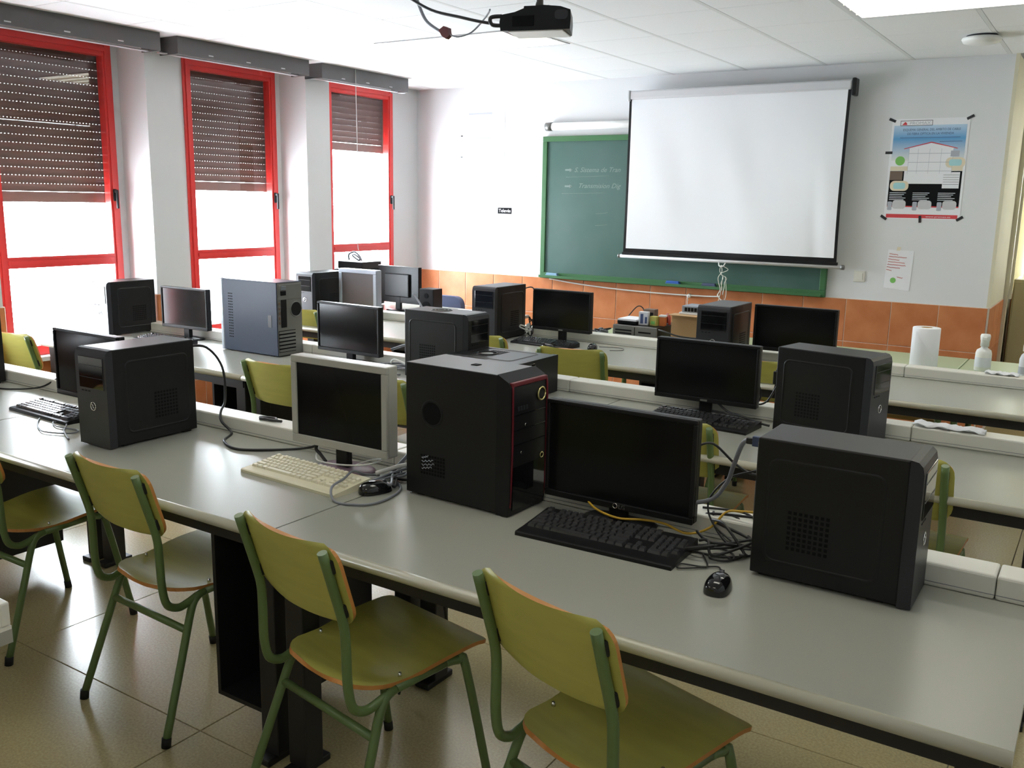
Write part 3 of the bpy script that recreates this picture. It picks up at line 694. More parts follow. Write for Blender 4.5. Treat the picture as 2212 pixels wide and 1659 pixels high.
# mice -----------------------------------------------------------------
def mouse(label, loc, rz):
    t = thing('mouse', label, 'mouse', loc, rz, 'black computer mice')
    b = MB(); n = 20; rows = 8; vs = []
    for j in range(rows+1):
        a = PI/2*j/rows; sc = math.cos(a)**.6 if j < rows else 0.0
        for k in range(n):
            q = 2*PI*k/n; c, s = math.cos(q), math.sin(q)
            x = .031*abs(c)**.8*math.copysign(1, c)*sc*(1-.12*s); y = .055*abs(s)**.8*math.copysign(1, s)*sc
            vs.append((x, y-.006*math.sin(a), .001+.037*math.sin(a)))
    b.add(vs, [(i*n+k, i*n+(k+1)%n, (i+1)*n+(k+1)%n, (i+1)*n+k) for i in range(rows) for k in range(n)], 0, True)
    b.add([vs[k] for k in range(n)], [tuple(range(n))[::-1]]); b.ob('shell', m_gloss, t)
    MB().cyl((-.004, .03, .030), (.004, .03, .030), .008, .008, 14).ob('scroll_wheel', m_key, t)
    MB().box(-.0006, .0006, .008, .052, .0295, .0300).ob('button_gap', m_ink, t)
    return t
mouse('black mouse in front of the tower at the right end of the front row', (-.708, 2.028, DZ), deg(6))
mouse('black mouse beside the ivory keyboard', (-1.868, 2.105, DZ), deg(-25))
mouse('black mouse beside the keyboard nearest the chalkboard', (-2.70, 5.10, DZ), deg(20))
mouse('black mouse behind the chair on the row nearest the chalkboard', (-2.93, 4.93, DZ), deg(80))

# green front tables -----------------------------------------------------
def ftable(x0, x1, y0, y1, label, top, shelf=False):
    t = thing('front_table', label, 'table', (x0, y0, 0), 0, 'tables along the chalkboard wall'); L, D = x1-x0-.004, y1-y0
    MB().rbox(.002, L, 0, D, DZ-.025, DZ, .003).ob('tabletop', top, t)
    for x in (.04, L-.04):
        for y in (.04, D-.04): MB().cyl((x, y, 0), (x, y, DZ-.025), .018, .018, 12).ob('leg', m_tube, t)
    MB().box(.05, L-.05, .03, .05, DZ-.075, DZ-.025).ob('apron', m_tube, t)
    if shelf: MB().rbox(.06, L-.06, .12, D-.12, .44, .46, .003).ob('shelf', m_wood, t)
ftable(-3.07, -1.88, 5.52, 6.29, 'green topped table carrying the flat desktop computer', m_green)
ftable(-1.88, -.69, 5.52, 6.29, 'green topped table carrying the paper roll', m_green, True)
ftable(-.69, .50, 5.52, 6.29, 'green topped table cut by the right picture edge', m_green)
ftable(-5.70, -3.95, 5.68, 6.35, 'teacher table behind the far left row by the windows', m_desk)

# flat desktop pc
t = thing('desktop_computer', 'flat grey desktop computer lying on the green table', 'computer', (-2.63, 5.735, DZ), 0)
MB().rbox(-.16, .16, -.17, .18, .004, .106, .004).ob('case', m_dark, t)
MB().rbox(-.16, .16, -.188, -.17, .002, .108, .004).ob('front_bezel', m_zinc, t)
for k in range(3): MB().box(-.14, -.02, -.190, -.188, .03+k*.02, .04+k*.02).ob('vent_strip', m_dark, t)
MB().box(.03, .12, -.190, -.188, .064, .074).ob('drive_slot', m_ink, t); MB().box(.0, .004, -.1905, -.188, .008, .10).ob('bezel_gap', m_ink, t)
MB().rbox(.08, .105, -.191, -.188, .02, .04, .001).ob('power_button', m_ink, t)
Z1 = DZ+.108
t = thing('book', 'black bound book with white pages on the flat desktop computer', 'book', (-2.72, 5.70, Z1)); MB().rbox(-.07, .07, -.09, .09, 0, .026, .004).ob('cover', m_dark, t); MB().box(-.065, .072, -.092, .085, .022, .034).ob('pages', m_paper, t)
t = thing('carton', 'small white and blue carton on the flat desktop computer', 'box', (-2.612, 5.655, Z1), deg(8)); MB().rbox(-.032, .032, -.02, .02, 0, .088, .001).ob('carton_body', m_inkpale, t)
MB().box(-.02, .0, -.0212, -.0202, .01, .075).ob('print', m_inknavy, t); MB().box(.012, .026, -.0212, -.0202, .012, .055).ob('print', m_inknavy, t)
t = thing('carton', 'low black box behind the white carton on the desktop computer', 'box', (-2.60, 5.735, Z1)); MB().rbox(-.04, .04, -.03, .03, 0, .10, .002).ob('carton_body', m_inkbrown, t); MB().box(-.03, .03, -.0312, -.0302, .04, .08).ob('print', m_ink, t)
t = thing('carton', 'small yellow and green carton on the desktop computer', 'box', (-2.535, 5.665, Z1), deg(-10)); MB().rbox(-.03, .02, -.02, .02, 0, .062, .001).ob('carton_body', mat('yellow_card', (.45, .42, .10), .6), t); MB().box(-.02, .01, -.0212, -.0202, .01, .03).ob('print', m_inkgrn, t)
t = thing('carton', 'small orange carton at the right on the desktop computer', 'box', (-2.49, 5.69, Z1), deg(5)); MB().rbox(-.02, .02, -.02, .02, 0, .06, .001).ob('carton_body', mat('orange_card', (.55, .16, .04), .6), t); MB().box(-.022, .022, -.022, .022, .0605, .072).ob('lid', m_paper, t)
tag(MB().tube([(-2.455, 5.72, Z1+.006), (-2.462, 5.73, Z1+.05), (-2.485, 5.76, Z1+.068), (-2.51, 5.80, Z1+.055), (-2.515, 5.83, Z1+.006)], .010, 8, 5).ob('red_hose', mat('red_rubber', (.35, .04, .02), .5)), 'short red hose loop behind the small cartons', 'hose')
t = thing('cardboard_box', 'brown cardboard box behind the tower, row nearest the chalkboard', 'box', (-2.26, 5.73, DZ)); MB().box(-.135, .135, -.12, .12, 0, .20).ob('carton_body', m_card, t)
for s in (-1, 1): MB().box(-.137, .137, s*.121-.06, s*.121-.06+.12*1 if s < 0 else .121, .2005, .204).ob('flap', m_card, t)
text('VERS', .035, m_inkbrown, t, (.045, -.1215, .062), (PI/2, 0, 0), 'lettering')
t = thing('network_switch', 'silver network switch lying on the cardboard box', 'switch', (-2.235, 5.72, DZ+.2045)); MB().rbox(-.12, .12, -.085, .085, 0, .012, .002).ob('tray', m_paper, t); MB().rbox(-.105, .105, -.08, .08, .0125, .056, .004).ob('case', m_silver, t)
for k in range(7): MB().box(-.085+k*.022, -.067+k*.022, -.0815, -.0798, .02, .045).ob('port', m_ink, t)
# kitchen roll, bottles, cloth
t = thing('paper_roll', 'white kitchen paper roll standing on the green table', 'paper roll', (-.862, 5.70, DZ))
MB().lathe([(.030, 0), (.074, 0), (.075, .004), (.075, .238), (.072, .242), (.032, .242), (.030, .238), (.030, 0)], n=28).ob('paper', m_paper, t)
MB().lathe([(.0298, .002), (.0298, .2425), (.0285, .2425), (.0285, .002)], n=20).ob('cardboard_core', m_card, t)
b = MB(); pts = [(.0755*math.cos(a), .0755*math.sin(a)) for a in [-2.2+k*.12 for k in range(12)]]
b.add([(x, y, .004) for x, y in pts]+[(x*1.03, y*1.03, .225-.012*k) for k, (x, y) in enumerate(pts)], [(k, k+1, 13+k, 12+k) for k in range(11)], 0, True).ob('loose_sheet', m_paper, t)
def bottle(label, loc, s=1, name='pump_bottle'):
    t = thing(name, label, 'bottle', loc, 0)
    MB().lathe([(0, 0), (.038*s, 0), (.041*s, .006), (.041*s, .115), (.036*s, .135), (.018*s, .15), (.016*s, .165), (0, .165)], n=24).ob('bottle_body', m_wplas, t)
    MB().lathe([(.0415*s, .028), (.0415*s, .09)], n=24).ob('paper_label', m_inkpale, t)
    MB().lathe([(0, .16), (.022*s, .16), (.022*s, .195), (.024*s, .20), (.026*s, .225), (.022*s, .238), (0, .24)], n=20).ob('pump_cap', m_wplas, t)
    MB().rbox(-.012*s, .012*s, -.045*s, -.01*s, .20, .225, .004).ob('spout', m_wplas, t)
    return t
bo = bottle('white pump bottle with paper label on the green table', (-.572, 5.86, DZ))
bo.scale = (1.05, 1.05, .89)
t = thing('clear_bottle', 'small clear bottle with white cap at the right picture edge', 'bottle', (-.352, 5.78, DZ))
MB().lathe([(0, 0), (.03, 0), (.032, .005), (.032, .10), (.024, .125), (.014, .135), (.014, .15), (0, .15)], n=20).ob('bottle_body', m_inkpale, t); MB().lathe([(0, .145), (.02, .145), (.02, .18), (.012, .186), (0, .186)], n=18).ob('cap', m_wplas, t)
MB().lathe([(.0325, .02), (.0325, .06)], n=20).ob('paper_label', m_inkgrey, t)
def cloth(label, cx, cy, z, w, d):
    b = MB(); nx, ny = 14, 6
    vs = [(cx-w/2+w*i/nx, cy-d/2+d*j/ny+.008*math.sin(i*1.7), z+.004+.006*(1+math.sin(i*1.3+j*2.1))) for j in range(ny+1) for i in range(nx+1)]
    b.add(vs, [(j*(nx+1)+i, j*(nx+1)+i+1, (j+1)*(nx+1)+i+1, (j+1)*(nx+1)+i) for j in range(ny) for i in range(nx)], 0, True)
    o = b.ob('paper_towel', m_paper); md = o.modifiers.new('thick', 'SOLIDIFY'); md.thickness = .002; md.offset = 1
    return tag(o, label, 'paper towel')
cloth('crumpled white paper towel on the trunking of the middle row', -.47, 3.90, DZ+.060, .26, .08)
cloth('white paper towel beside the bottles on the last trunking', -.43, 5.40, DZ+.060, .16, .07)

# teacher corner: monitor back, speaker, printer, office chair
mt = monitor('black monitor seen from behind on the teacher table', (-4.94, 5.90, DZ), deg(177), w=.455, h=.30, z0=.065)
t = thing('loudspeaker', 'small black desktop loudspeaker beside the teacher monitor', 'speaker', (-4.54, 5.80, DZ)); MB().rbox(-.07, .07, -.06, .06, 0, .215, .006).ob('cabinet', m_dark, t); MB().cyl((0, -.0605, .07), (0, -.063, .07), .045, .045, 20).ob('woofer', m_ink, t); MB().cyl((0, -.0605, .16), (0, -.063, .16), .02, .02, 16).ob('tweeter', m_ink, t)
t = thing('printer', 'dark printer with cables on top behind the far left row', 'printer', (-5.50, 6.02, DZ)); MB().rbox(-.16, .16, -.15, .15, .004, .31, .012).ob('body', m_dark, t); MB().rbox(-.12, .12, -.18, -.145, .08, .095, .003).ob('paper_tray', m_dark, t); MB().rbox(-.14, .14, -.12, .13, .31, .375, .006).ob('lid', m_dark, t)
tag(MB().tube([(-5.60, 6.0, DZ+.383), (-5.58, 5.98, DZ+.43), (-5.53, 6.0, DZ+.45), (-5.48, 6.02, DZ+.40), (-5.52, 6.03, DZ+.383), (-5.56, 6.0, DZ+.42), (-5.50, 5.97, DZ+.43), (-5.44, 5.99, DZ+.383)], .008, 8, 6).ob('cable_coil', m_cableg), 'coiled grey cable on the dark printer', 'cable')
t = thing('office_chair', 'navy office chair back behind the teacher table', 'chair', (-4.93, 6.31, 0), deg(180))
MB().prism(rrect(-.195, .195, .50, .82, .08, 6), 'y', -.22, -.16).ob('backrest', m_navy, t); MB().prism(rrect(-.22, .22, -.18, .24, .06, 5), 'z', .44, .51).ob('seat', m_navy, t)
MB().cyl((0, .02, .09), (0, .02, .44), .03, .03, 14).ob('column', m_black, t); MB().rbox(-.03, .03, -.20, -.10, .42, .58, .008).ob('back_bracket', m_black, t)
for k in range(5):
    a = 2*PI*k/5; MB().tube([(0, .02, .10), (.26*math.cos(a), .02+.26*math.sin(a), .06)], .02, 8, 0).ob('leg', m_black, t); MB().cyl((.26*math.cos(a)-.02, .02+.26*math.sin(a), .03), (.26*math.cos(a)+.02, .02+.26*math.sin(a), .03), .029, .029, 12).ob('castor', m_black, t)
t = thing('paper_stack', 'stack of white papers behind the trunking at the far left row', 'papers', (-4.24, 5.86, DZ), deg(8)); MB().box(-.12, .12, -.09, .09, 0, .05).ob('sheets', m_paper, t); MB().box(-.11, .115, -.085, .088, .0505, .054).ob('top_sheet', m_paper, t)

# recess cabinet
t = thing('metal_cabinet', 'beige metal cabinet standing in the bright recess at the right', 'cabinet', (-.20, 8.42, 0)); MB().rbox(-.45, .45, -.22, .22, .03, 1.12, .004).ob('body', m_beigecab, t); MB().rbox(-.44, -.003, -.232, -.22, .05, 1.10, .003).ob('door', m_beigecab, t); MB().rbox(.003, .44, -.232, -.22, .05, 1.10, .003).ob('door', m_beigecab, t); MB().rbox(-.03, -.015, -.245, -.232, .55, .65, .003).ob('handle', m_chrome, t); MB().box(-.43, .43, -.2, .2, 0, .03).ob('plinth', m_black, t)

# ================================================================== FRONT WALL THINGS
yw = YF
t = thing('chalkboard', 'green chalkboard with chalk writing behind the projection screen', 'chalkboard', (-3.06, yw, 1.585))
X0, X1, Z0, Z1b = -1.255, 1.255, -.605, .62
MB().box(X0+.045, X1-.045, -.028, -.001, Z0+.05, Z1b-.045).ob('board_panel', m_board, t)
for nm_, q in (('frame_rail', (X0, X1, Z1b-.045, Z1b)), ('frame_rail', (X0, X1, Z0, Z0+.05)), ('frame_stile', (X0, X0+.045, Z0+.05, Z1b-.045)), ('frame_stile', (X1-.045, X1, Z0+.05, Z1b-.045))):
    MB().rbox(q[0], q[1], -.042, -.001, q[2], q[3], .004).ob(nm_, m_bframe, t)
MB().box(X0+.02, X1-.02, -.095, -.042, Z0+.008, Z0+.016).box(X0+.02, X1-.02, -.095, -.09, Z0+.016, Z0+.03).ob('chalk_tray', m_bframe, t)
# chalk writing
for s_, x, z, w_ in (('S. Sistema de Tran', -.94, .318, .44), ('Transmision Dig', -.90, .185, .40)):
    text(s_, .055, m_chalk, t, (x, -.0283, z), (PI/2, 0, 0), 'chalk_writing', shear=.35, width=w_, ext=.0002)
b = MB()
for z in (.335, .197):
    b.box(-1.03, -.975, -.0287, -.0281, z-.006, z+.008)
    b.tube([(-.985, -.0285, z+.014), (-.955, -.0285, z), (-.985, -.0285, z-.014)], .003, 5, 0)
b.ob('chalk_arrow', m_chalk, t)
b = MB()
for x0_, x1_, z in ((-1.02, -.60, .275), (-1.06, -.62, .135), (-.72, -.60, -.03), (-.72, -.60, -.13)): b.tube([(x0_, -.0285, z), ((x0_+x1_)/2, -.0285, z+.004), (x1_, -.0285, z+.012)], .0013, 5, 3)
b.ob('chalk_line', m_chalk, t)
for lb, x, m in (('blue eraser in the middle of the chalk tray', -3.02, mat('blue_felt', (.03, .11, .42), .7)), ('dark blue eraser right of the bright one on the chalk tray', -2.71, m_navy), ('pale blue eraser at the left end of the chalk tray', -4.17, mat('pale_blue_felt', (.22, .36, .50), .7))):
    t2 = thing('board_eraser', lb, 'eraser', (x, yw-.068, .997), 0, 'erasers on the chalk tray'); MB().rbox(-.06, .06, -.02, .02, 0, .02, .004).ob('felt_pad', m, t2); MB().rbox(-.055, .055, -.016, .016, .02, .034, .004).ob('grip', m, t2)
# second rolled screen behind
t = thing('rolled_screen', 'rolled up white screen tube above the chalkboard', 'screen', (-4.28, yw-.045, 2.285)); MB().cyl((.06, 0, 0), (1.4, 0, 0), .032, .032, 16).ob('tube', m_wplas, t); MB().cyl((0, 0, 0), (.06, 0, 0), .036, .036, 16).ob('end_cap', m_zinc, t); MB().box(.02, .05, .0, .044, -.012, .03).box(1.33, 1.36, .0, .044, -.012, .03).ob('bracket', m_zinc, t)
# projection screen
ys_ = yw-.115
t = thing('projection_screen', 'white pull-down projection screen with black borders', 'screen', (-2.585, ys_, 1.2))
sx = lambda v: v/.9838
MB().rbox(-.855, .875, -.035, .045, 1.268, 1.335, .012).ob('housing', m_case, t)
MB().rbox(.875, .905, -.045, .05, 1.225, 1.345, .008).ob('end_cap', m_dark, t); MB().rbox(-.875, -.855, -.04, .048, 1.255, 1.34, .008).ob('end_cap', m_case, t)
b = MB(); nx, nz = 80, 40; ZT, ZB_ = 1.28, .05
def scr(u, v):   # u -1..1, v 0 top..1 bottom: wrinkled cloth
    f = .012*math.sin(3.2*u+2.6*v+.5)*v+.008*math.sin(8*u-5*v+.6)*(v*(1.15-v)+.08)+.005*math.sin(17*u-6*v)*v*(1-v)+.006*math.exp(-((u-.72-.1*v)/.05)**2)*v
    return ((-.0+.868*u*(1-.006*math.sin(v*PI))), -.010+f-.004*v, ZT+(ZB_-ZT)*v)
vs = [scr(-1+2*i/nx, j/nz) for j in range(nz+1) for i in range(nx+1)]
fs = [(j*(nx+1)+i, j*(nx+1)+i+1, (j+1)*(nx+1)+i+1, (j+1)*(nx+1)+i) for j in range(nz) for i in range(nx)]
mi = [1 if (i < 1 or i >= nx-1 or j >= nz-1) else 0 for j in range(nz) for i in range(nx)]
b.add(vs, fs, 0, True); b.mi = mi; b.ob('cloth', [m_screenw, m_dark], t)
MB().box(-.875, .875, -.02, .004, .028, .05).ob('hem', m_dark, t)
MB().cyl((-.90, -.008, .016), (.90, -.008, .016), .015, .015, 14).ob('bottom_bar', m_case, t); MB().cyl((.90, -.008, .016), (.925, -.008, .016), .018, .018, 14).cyl((-.915, -.008, .016), (-.90, -.008, .016), .017, .017, 14).ob('bar_cap', m_zinc, t)
MB().tube([(-.03, -.015, .005), (-.02, -.03, -.02), (.01, -.03, -.022), (.025, -.015, .004)], .005, 6, 4).ob('pull_handle', m_wplas, t)
# tangled pull cord
for k, lb in enumerate(('long tangled white cord hanging from the screen handle', 'second looped cord hanging from the screen handle', 'frayed white string end under the screen handle')):
    rnd = random.Random(k); pts = [(-2.59, ys_-.03, 1.185)]
    for i in range(7): pts.append((-2.60+.02*k+rnd.uniform(-.028, .028), ys_-.03+rnd.uniform(-.012, .012), 1.185-.047*(i+1)*(1 if k < 2 else .7)))
    if k < 2: pts += [(pts[-1][0]+.03, ys_-.03, pts[-1][2]+.1), (-2.57+.02*k, ys_-.03, 1.10)]
    tag(MB().tube(pts, .003, 6, 5).ob('pull_cord', m_white), lb, 'cord')
tag(MB().tube([(-4.22, yw-.03, .975), (-3.9, yw-.03, .945), (-3.5, yw-.03, .925), (-3.1, yw-.032, .918), (-2.75, yw-.034, .922), (-2.62, yw-.05, .93)], .006, 8, 6).ob('wall_cable', m_cablew), 'white cable sagging across the tiles under the chalkboard', 'cable')
for lb, x, z in (('clear hook on the tiles left under the screen cord', -2.89, .915), ('clear hook on the tiles just above the network switch', -2.75, .84), ('clear hook on the tiles right of the screen cord', -2.43, .88)):
    t2 = thing('wall_hook', lb, 'hook', (x, yw-.015, z), 0, 'clear plastic hooks'); MB().cyl((0, 0, 0), (0, -.03, 0), .018, .014, 14).ob('plate', m_wplas, t2); MB().tube([(0, -.03, 0), (0, -.045, -.02), (0, -.03, -.035)], .005, 6, 4).ob('hook', m_wplas, t2)
tag(MB().tube([(-2.89, yw-.06, .88), (-2.888, yw-.06, .80), (-2.892, yw-.06, .76)], .003, 6, 4).ob('hook_string', m_cablew), 'thin string hanging from the left clear hook', 'string')
# switch, poster, note, stickers
t = thing('light_switch', 'cream wall switch right of the chalkboard', 'switch', (-1.575, yw, 1.15)); MB().rbox(-.04, .04, -.012, -.0005, -.04, .04, .004).ob('plate', m_white, t); MB().rbox(-.025, .025, -.016, -.012, -.026, .026, .002).ob('rocker', m_white, t)
def rect(p, nm_, m, x0, x1, z0, z1, y=-.0022): return MB().box(x0, x1, y-.0003, y, z0, z1).ob(nm_, m, p)
t = thing('wall_poster', 'large blue and black cabling diagram poster taped to the wall', 'poster', (-1.195, yw, 1.92))
sheet = MB().box(-.25, .25, -.002, -.0003, -.345, .345).ob('sheet', m_paper, t)
sky_m = bpy.data.materials.new('poster_sky'); sky_m.use_nodes = True; nt = sky_m.node_tree
tc = nt.nodes.new('ShaderNodeTexCoord'); sp = nt.nodes.new('ShaderNodeSeparateXYZ'); rp = nt.nodes.new('ShaderNodeValToRGB')
nt.links.new(tc.outputs['Generated'], sp.inputs[0]); nt.links.new(sp.outputs['Z'], rp.inputs[0]); nt.links.new(rp.outputs[0], nt.nodes['Principled BSDF'].inputs['Base Color'])
rp.color_ramp.elements[0].color = (.74, .76, .74, 1); rp.color_ramp.elements[1].color = (.50, .66, .80, 1)
e = rp.color_ramp.elements.new(.62); e.color = (.10, .33, .62, 1)
rect(sheet, 'sky_print', sky_m, -.235, .235, .06, .30)
rect(sheet, 'logo_frame', m_ink, -.195, .015, .297, .333, -.0023); rect(sheet, 'logo_field', m_paper, -.192, .012, .300, .330, -.0025)
MB().prism([(-.185, .303), (-.15, .303), (-.155, .318), (-.165, .325)], 'y', -.0030, -.0027).ob('logo_mark', m_inkred, sheet); text('PROMAX', .028, m_inkgrey, sheet, (-.135, -.0028, .305), (PI/2, 0, 0), 'logo_lettering', width=.135)
text('ESQUEMA GENERAL DEL AMBITO DE CABLE', .022, m_inknavy, sheet, (-.175, -.0026, .262), (PI/2, 0, 0), 'title_lettering', width=.37)
text('DE FIBRA OPTICA EN LA VIVIENDA', .022, m_inknavy, sheet, (-.145, -.0026, .235), (PI/2, 0, 0), 'title_lettering', width=.30)
rect(sheet, 'rule', m_inknavy, -.19, .20, .214, .217, -.0025); rect(sheet, 'rule', m_inknavy, .07, .215, .186, .189, -.0025)
MB().prism([(-.12, .08), (.165, .08), (.165, -.10), (-.12, -.10)], 'y', -.0027, -.0024).prism([(-.12, .08), (.165, .08), (.165, .145), (.02, .178), (-.12, .145)], 'y', -.0027, -.0024).ob('house_print', m_paper, sheet)
MB().prism([(-.155, .138), (.02, .180), (.19, .138), (.19, .143), (.02, .187), (-.155, .143)], 'y', -.0031, -.0028).ob('house_roof_print', m_inkred, sheet)
b = MB()
for z in (.108, .048, -.012): b.box(-.12, .175, -.0031, -.0028, z-.0015, z+.0015)
for x in (-.06, .015, .09, .165, -.12): b.box(x-.0008, x+.0008, -.0031, -.0028, -.03, .14)
b.ob('floor_lines', m_inkgrey, sheet)
rect(sheet, 'ground_band', m_inkcream, -.235, .235, -.01, .02, -.0023)
MB().cyl((-.175, -.0026, .058), (-.175, -.0030, .058), .032, .032, 18).ob('tree_print', m_inkgrn, sheet)
rect(sheet, 'dark_field', m_ink, -.235, .235, -.255, -.012, -.0021); rect(sheet, 'cutaway_print', m_paper, -.14, .235-.13, -.09, -.012, -.0025); rect(sheet, 'brown_field', m_inkbrown, -.235, -.15, -.075, -.014, -.0024)
rect(sheet, 'table_print', m_paper, .115, .222, -.13, -.02, -.0026)
for k in range(5): rect(sheet, 'table_rule', m_ink, .118, .219, -.04-k*.016, -.038-k*.016, -.0028)
for cx_, cz_, m1 in ((-.165, -.115, m_inkcream), (.185, .045, m_inkcream)):
    MB().prism(rrect(cx_-.062, cx_+.062, cz_-.035, cz_+.035, .03, 5), 'y', -.0030, -.0026).ob('badge_print', m1, sheet); MB().prism(rrect(cx_-.04, cx_+.04, cz_-.022, cz_+.022, .015, 5), 'y', -.0034, -.0031).ob('badge_window', m_cyan, sheet)
rect(sheet, 'inset_print', m_inkgrey, .15, .205, .085, .125, -.0026)
b = MB()
for x in (-.225, -.07, .095):
    for k in range(5): b.box(x, x+.11-.012*(k % 3), -.0030, -.0027, -.165-k*.012, -.161-k*.012)
b.ob('caption_lines', m_inkpale, sheet)
b = MB()
for x in (-.20, -.03, .13): b.prism(rrect(x, x+.09, -.275, -.215, .02, 4), 'y', -.0034, -.0030)
b.ob('product_print', m_case, sheet); b = MB()
for x in (-.232, -.065, .095): b.prism(rrect(x, x+.03, -.285, -.225, .006, 3), 'y', -.0036, -.0032)
b.ob('letter_print', m_inkgrey, sheet)
rect(sheet, 'red_band', m_inkred, -.235, .235, -.338, -.312, -.0024); rect(sheet, 'red_band', m_inkred, -.235, .235, -.262, -.254, -.0024); text('www.promax.es', .016, m_inkpale, sheet, (.03, -.0028, -.331), (PI/2, 0, 0), 'address_lettering', width=.16)
for x, z, r_ in ((-.25, .338, .4), (.25, .345, -.5), (-.255, .115, 0), (-.25, -.338, .6), (-.005, -.345, 1.5), (.25, -.335, -.6)):
    o = MB().box(-.024, .024, -.0040, -.0034, -.009, .009).ob('tape', m_tfront, t); o.location = (x, 0, z); o.rotation_euler = (0, r_, 0)
t = thing('wall_note', 'white note with red handwriting and a green drawing on the wall', 'note', (-1.315, yw, 1.21), 0)
MB().prism([(-.085, -.13), (.09, -.145), (.10, .14), (-.075, .145)], 'y', -.003, -.0005).ob('sheet', m_paper, t); MB().prism([(-.02, .14), (.005, .14), (.01, .165), (-.015, .165)], 'y', -.004, -.0031).ob('tape', m_inkcream, t)
for k, w_ in enumerate((.06, .12, .075, .115, .125, .09, .035, .04)):
    z = .115-k*.019; x = -.065-.002*k
    if k == 7: z, x = -.05, .0
    n_ = int(w_/.004); MB().tube([(x+w_*i/n_, -.0036, z+.0035*math.sin(i*2.1+k)+.001*math.sin(i*.7)-.006*i/n_) for i in range(n_+1)], .0016, 5, 0).ob('handwritten_line', m_inkred, t)
MB().cyl((-.025, -.0031, -.075), (-.025, -.0036, -.075), .02, .02, 16).ob('green_drawing', m_inkgrn, t)
t = thing('brand_sticker', 'small black sticker with white lettering on the bright wall', 'sticker', (-4.73, yw, 1.56)); MB().box(-.075, .075, -.002, -.0003, -.027, .027).ob('plate', m_ink, t); text('Telev\u00e9s', .042, m_paper, t, (-.065, -.0024, -.013), (PI/2, 0, 0), 'lettering', width=.13)
t = thing('wall_chart', 'chart left of the chalkboard, overexposure put into its pale print', 'chart', (-4.98, yw, 2.17)); MB().box(-.24, .24, -.002, -.0003, -.33, .33).ob('sheet', m_paper, t)
rect(t, 'heading_print', m_inkgrey, -.16, .10, .245, .262, -.0024); rect(t, 'green_strip', m_cyan, -.06, .08, .03, .045, -.0024); rect(t, 'pink_field', m_inkcream, -.06, .07, -.14, -.11, -.0024); rect(t, 'tape', m_tfront, -.25, -.225, .055, .065, -.003); rect(t, 'tape', m_tfront, -.25, -.225, -.135, -.125, -.003)  # pale print colours carry the overexposure of this wall
# projector
t = thing('projector', 'black projector hanging from the ceiling', 'projector', (-2.325, 3.76, 2.395), deg(17))
pr = rrect(-.185, .185, 0, .105, .012, 3)
pv = [(-.155, .004), (.165, .004), (.168, .05), (.165, .085), (.12, .100), (.04, .108), (-.03, .103), (-.09, .082), (-.155, .072), (-.16, .04)]; pn = len(pv)
MB().add([(x, -.09, z) for x, z in pv]+[(x*.82, .09, z) for x, z in pv], [tuple(range(pn))[::-1], tuple(range(pn, 2*pn))]+[(k, (k+1) % pn, pn+(k+1) % pn, pn+k) for k in range(pn)]).ob('body', m_dark, t)
MB().rbox(-.12, .13, -.085, .085, -.002, .004, .002).ob('underside', m_wplas, t); MB().cyl((.08, .085, .05), (.08, .12, .05), .04, .038, 20).ob('lens', m_gloss, t)
MB().rbox(-.10, .0, -.094, -.09, .02, .065, .002).ob('connector_panel', m_ink, t); MB().prism(rrect(.095, .155, .045, .085, .015, 3), 'y', -.093, -.09).ob('vent', m_tfront, t)
MB().cyl((.0, 0, .11), (.0, 0, .252), .018, .018, 14).ob('pole', m_zinc, t); MB().cyl((.0, 0, .252), (.0, 0, .2645), .06, .06, 20).ob('ceiling_plate', m_zinc, t); MB().rbox(-.06, .06, -.05, .05, .095, .115, .004).ob('mount', m_dark, t); MB().cyl((0, 0, .185), (0, 0, .21), .026, .026, 14).ob('collar', m_black, t)
MB().tube([(-.155, -.07, .03), (-.20, -.075, .035), (-.205, -.075, .065), (-.155, -.07, .07)], .009, 8, 5).ob('cable_loop', m_cableb, t)
tag(MB().tube([(-3.05, 3.55, 2.655), (-2.93, 3.56, 2.58), (-2.80, 3.58, 2.51), (-2.65, 3.60, 2.47), (-2.57, 3.62, 2.450), (-2.51, 3.635, 2.438)], .007, 8, 6).ob('projector_cable', m_cableb), 'black cable running from the ceiling to the projector', 'cable')
t = thing('hanging_connector', 'dark red plug hanging on a grey cable left of the projector', 'plug', (-2.85, 3.75, 2.44))
MB().tube([(-.19, 0, .215), (-.17, 0, .16), (-.12, 0, .07), (-.05, 0, .02), (-.02, 0, .008)], .008, 8, 6).ob('cable', m_cableg, t)
MB().prism([(-.03, .014), (.0, .03), (.025, .02), (.028, -.002), (.035, -.015), (.012, -.03), (-.012, -.014)], 'y', -.014, .014).ob('plug_body', mat('maroon_plastic', (.10, .012, .016), .4), t)
MB().tube([(.03, 0, -.012), (.08, 0, -.024), (.15, .0, -.012), (.22, -.02, .02), (.29, -.06, .05), (.33, -.1, .06)], .004, 8, 6).ob('tail_cable', m_cableg, t)
t = thing('ceiling_detector', 'round white detector on the ceiling at the upper right', 'detector', (-.825, 6.32, ZC)); MB().lathe([(0, -.001), (.085, -.001), (.085, -.012), (0, -.012)], n=28).ob('base_ring', m_tfront, t); MB().lathe([(0, -.012), (.105, -.012), (.11, -.022), (.10, -.04), (.06, -.05), (0, -.052)], n=28).ob('dome', m_wplas, t)

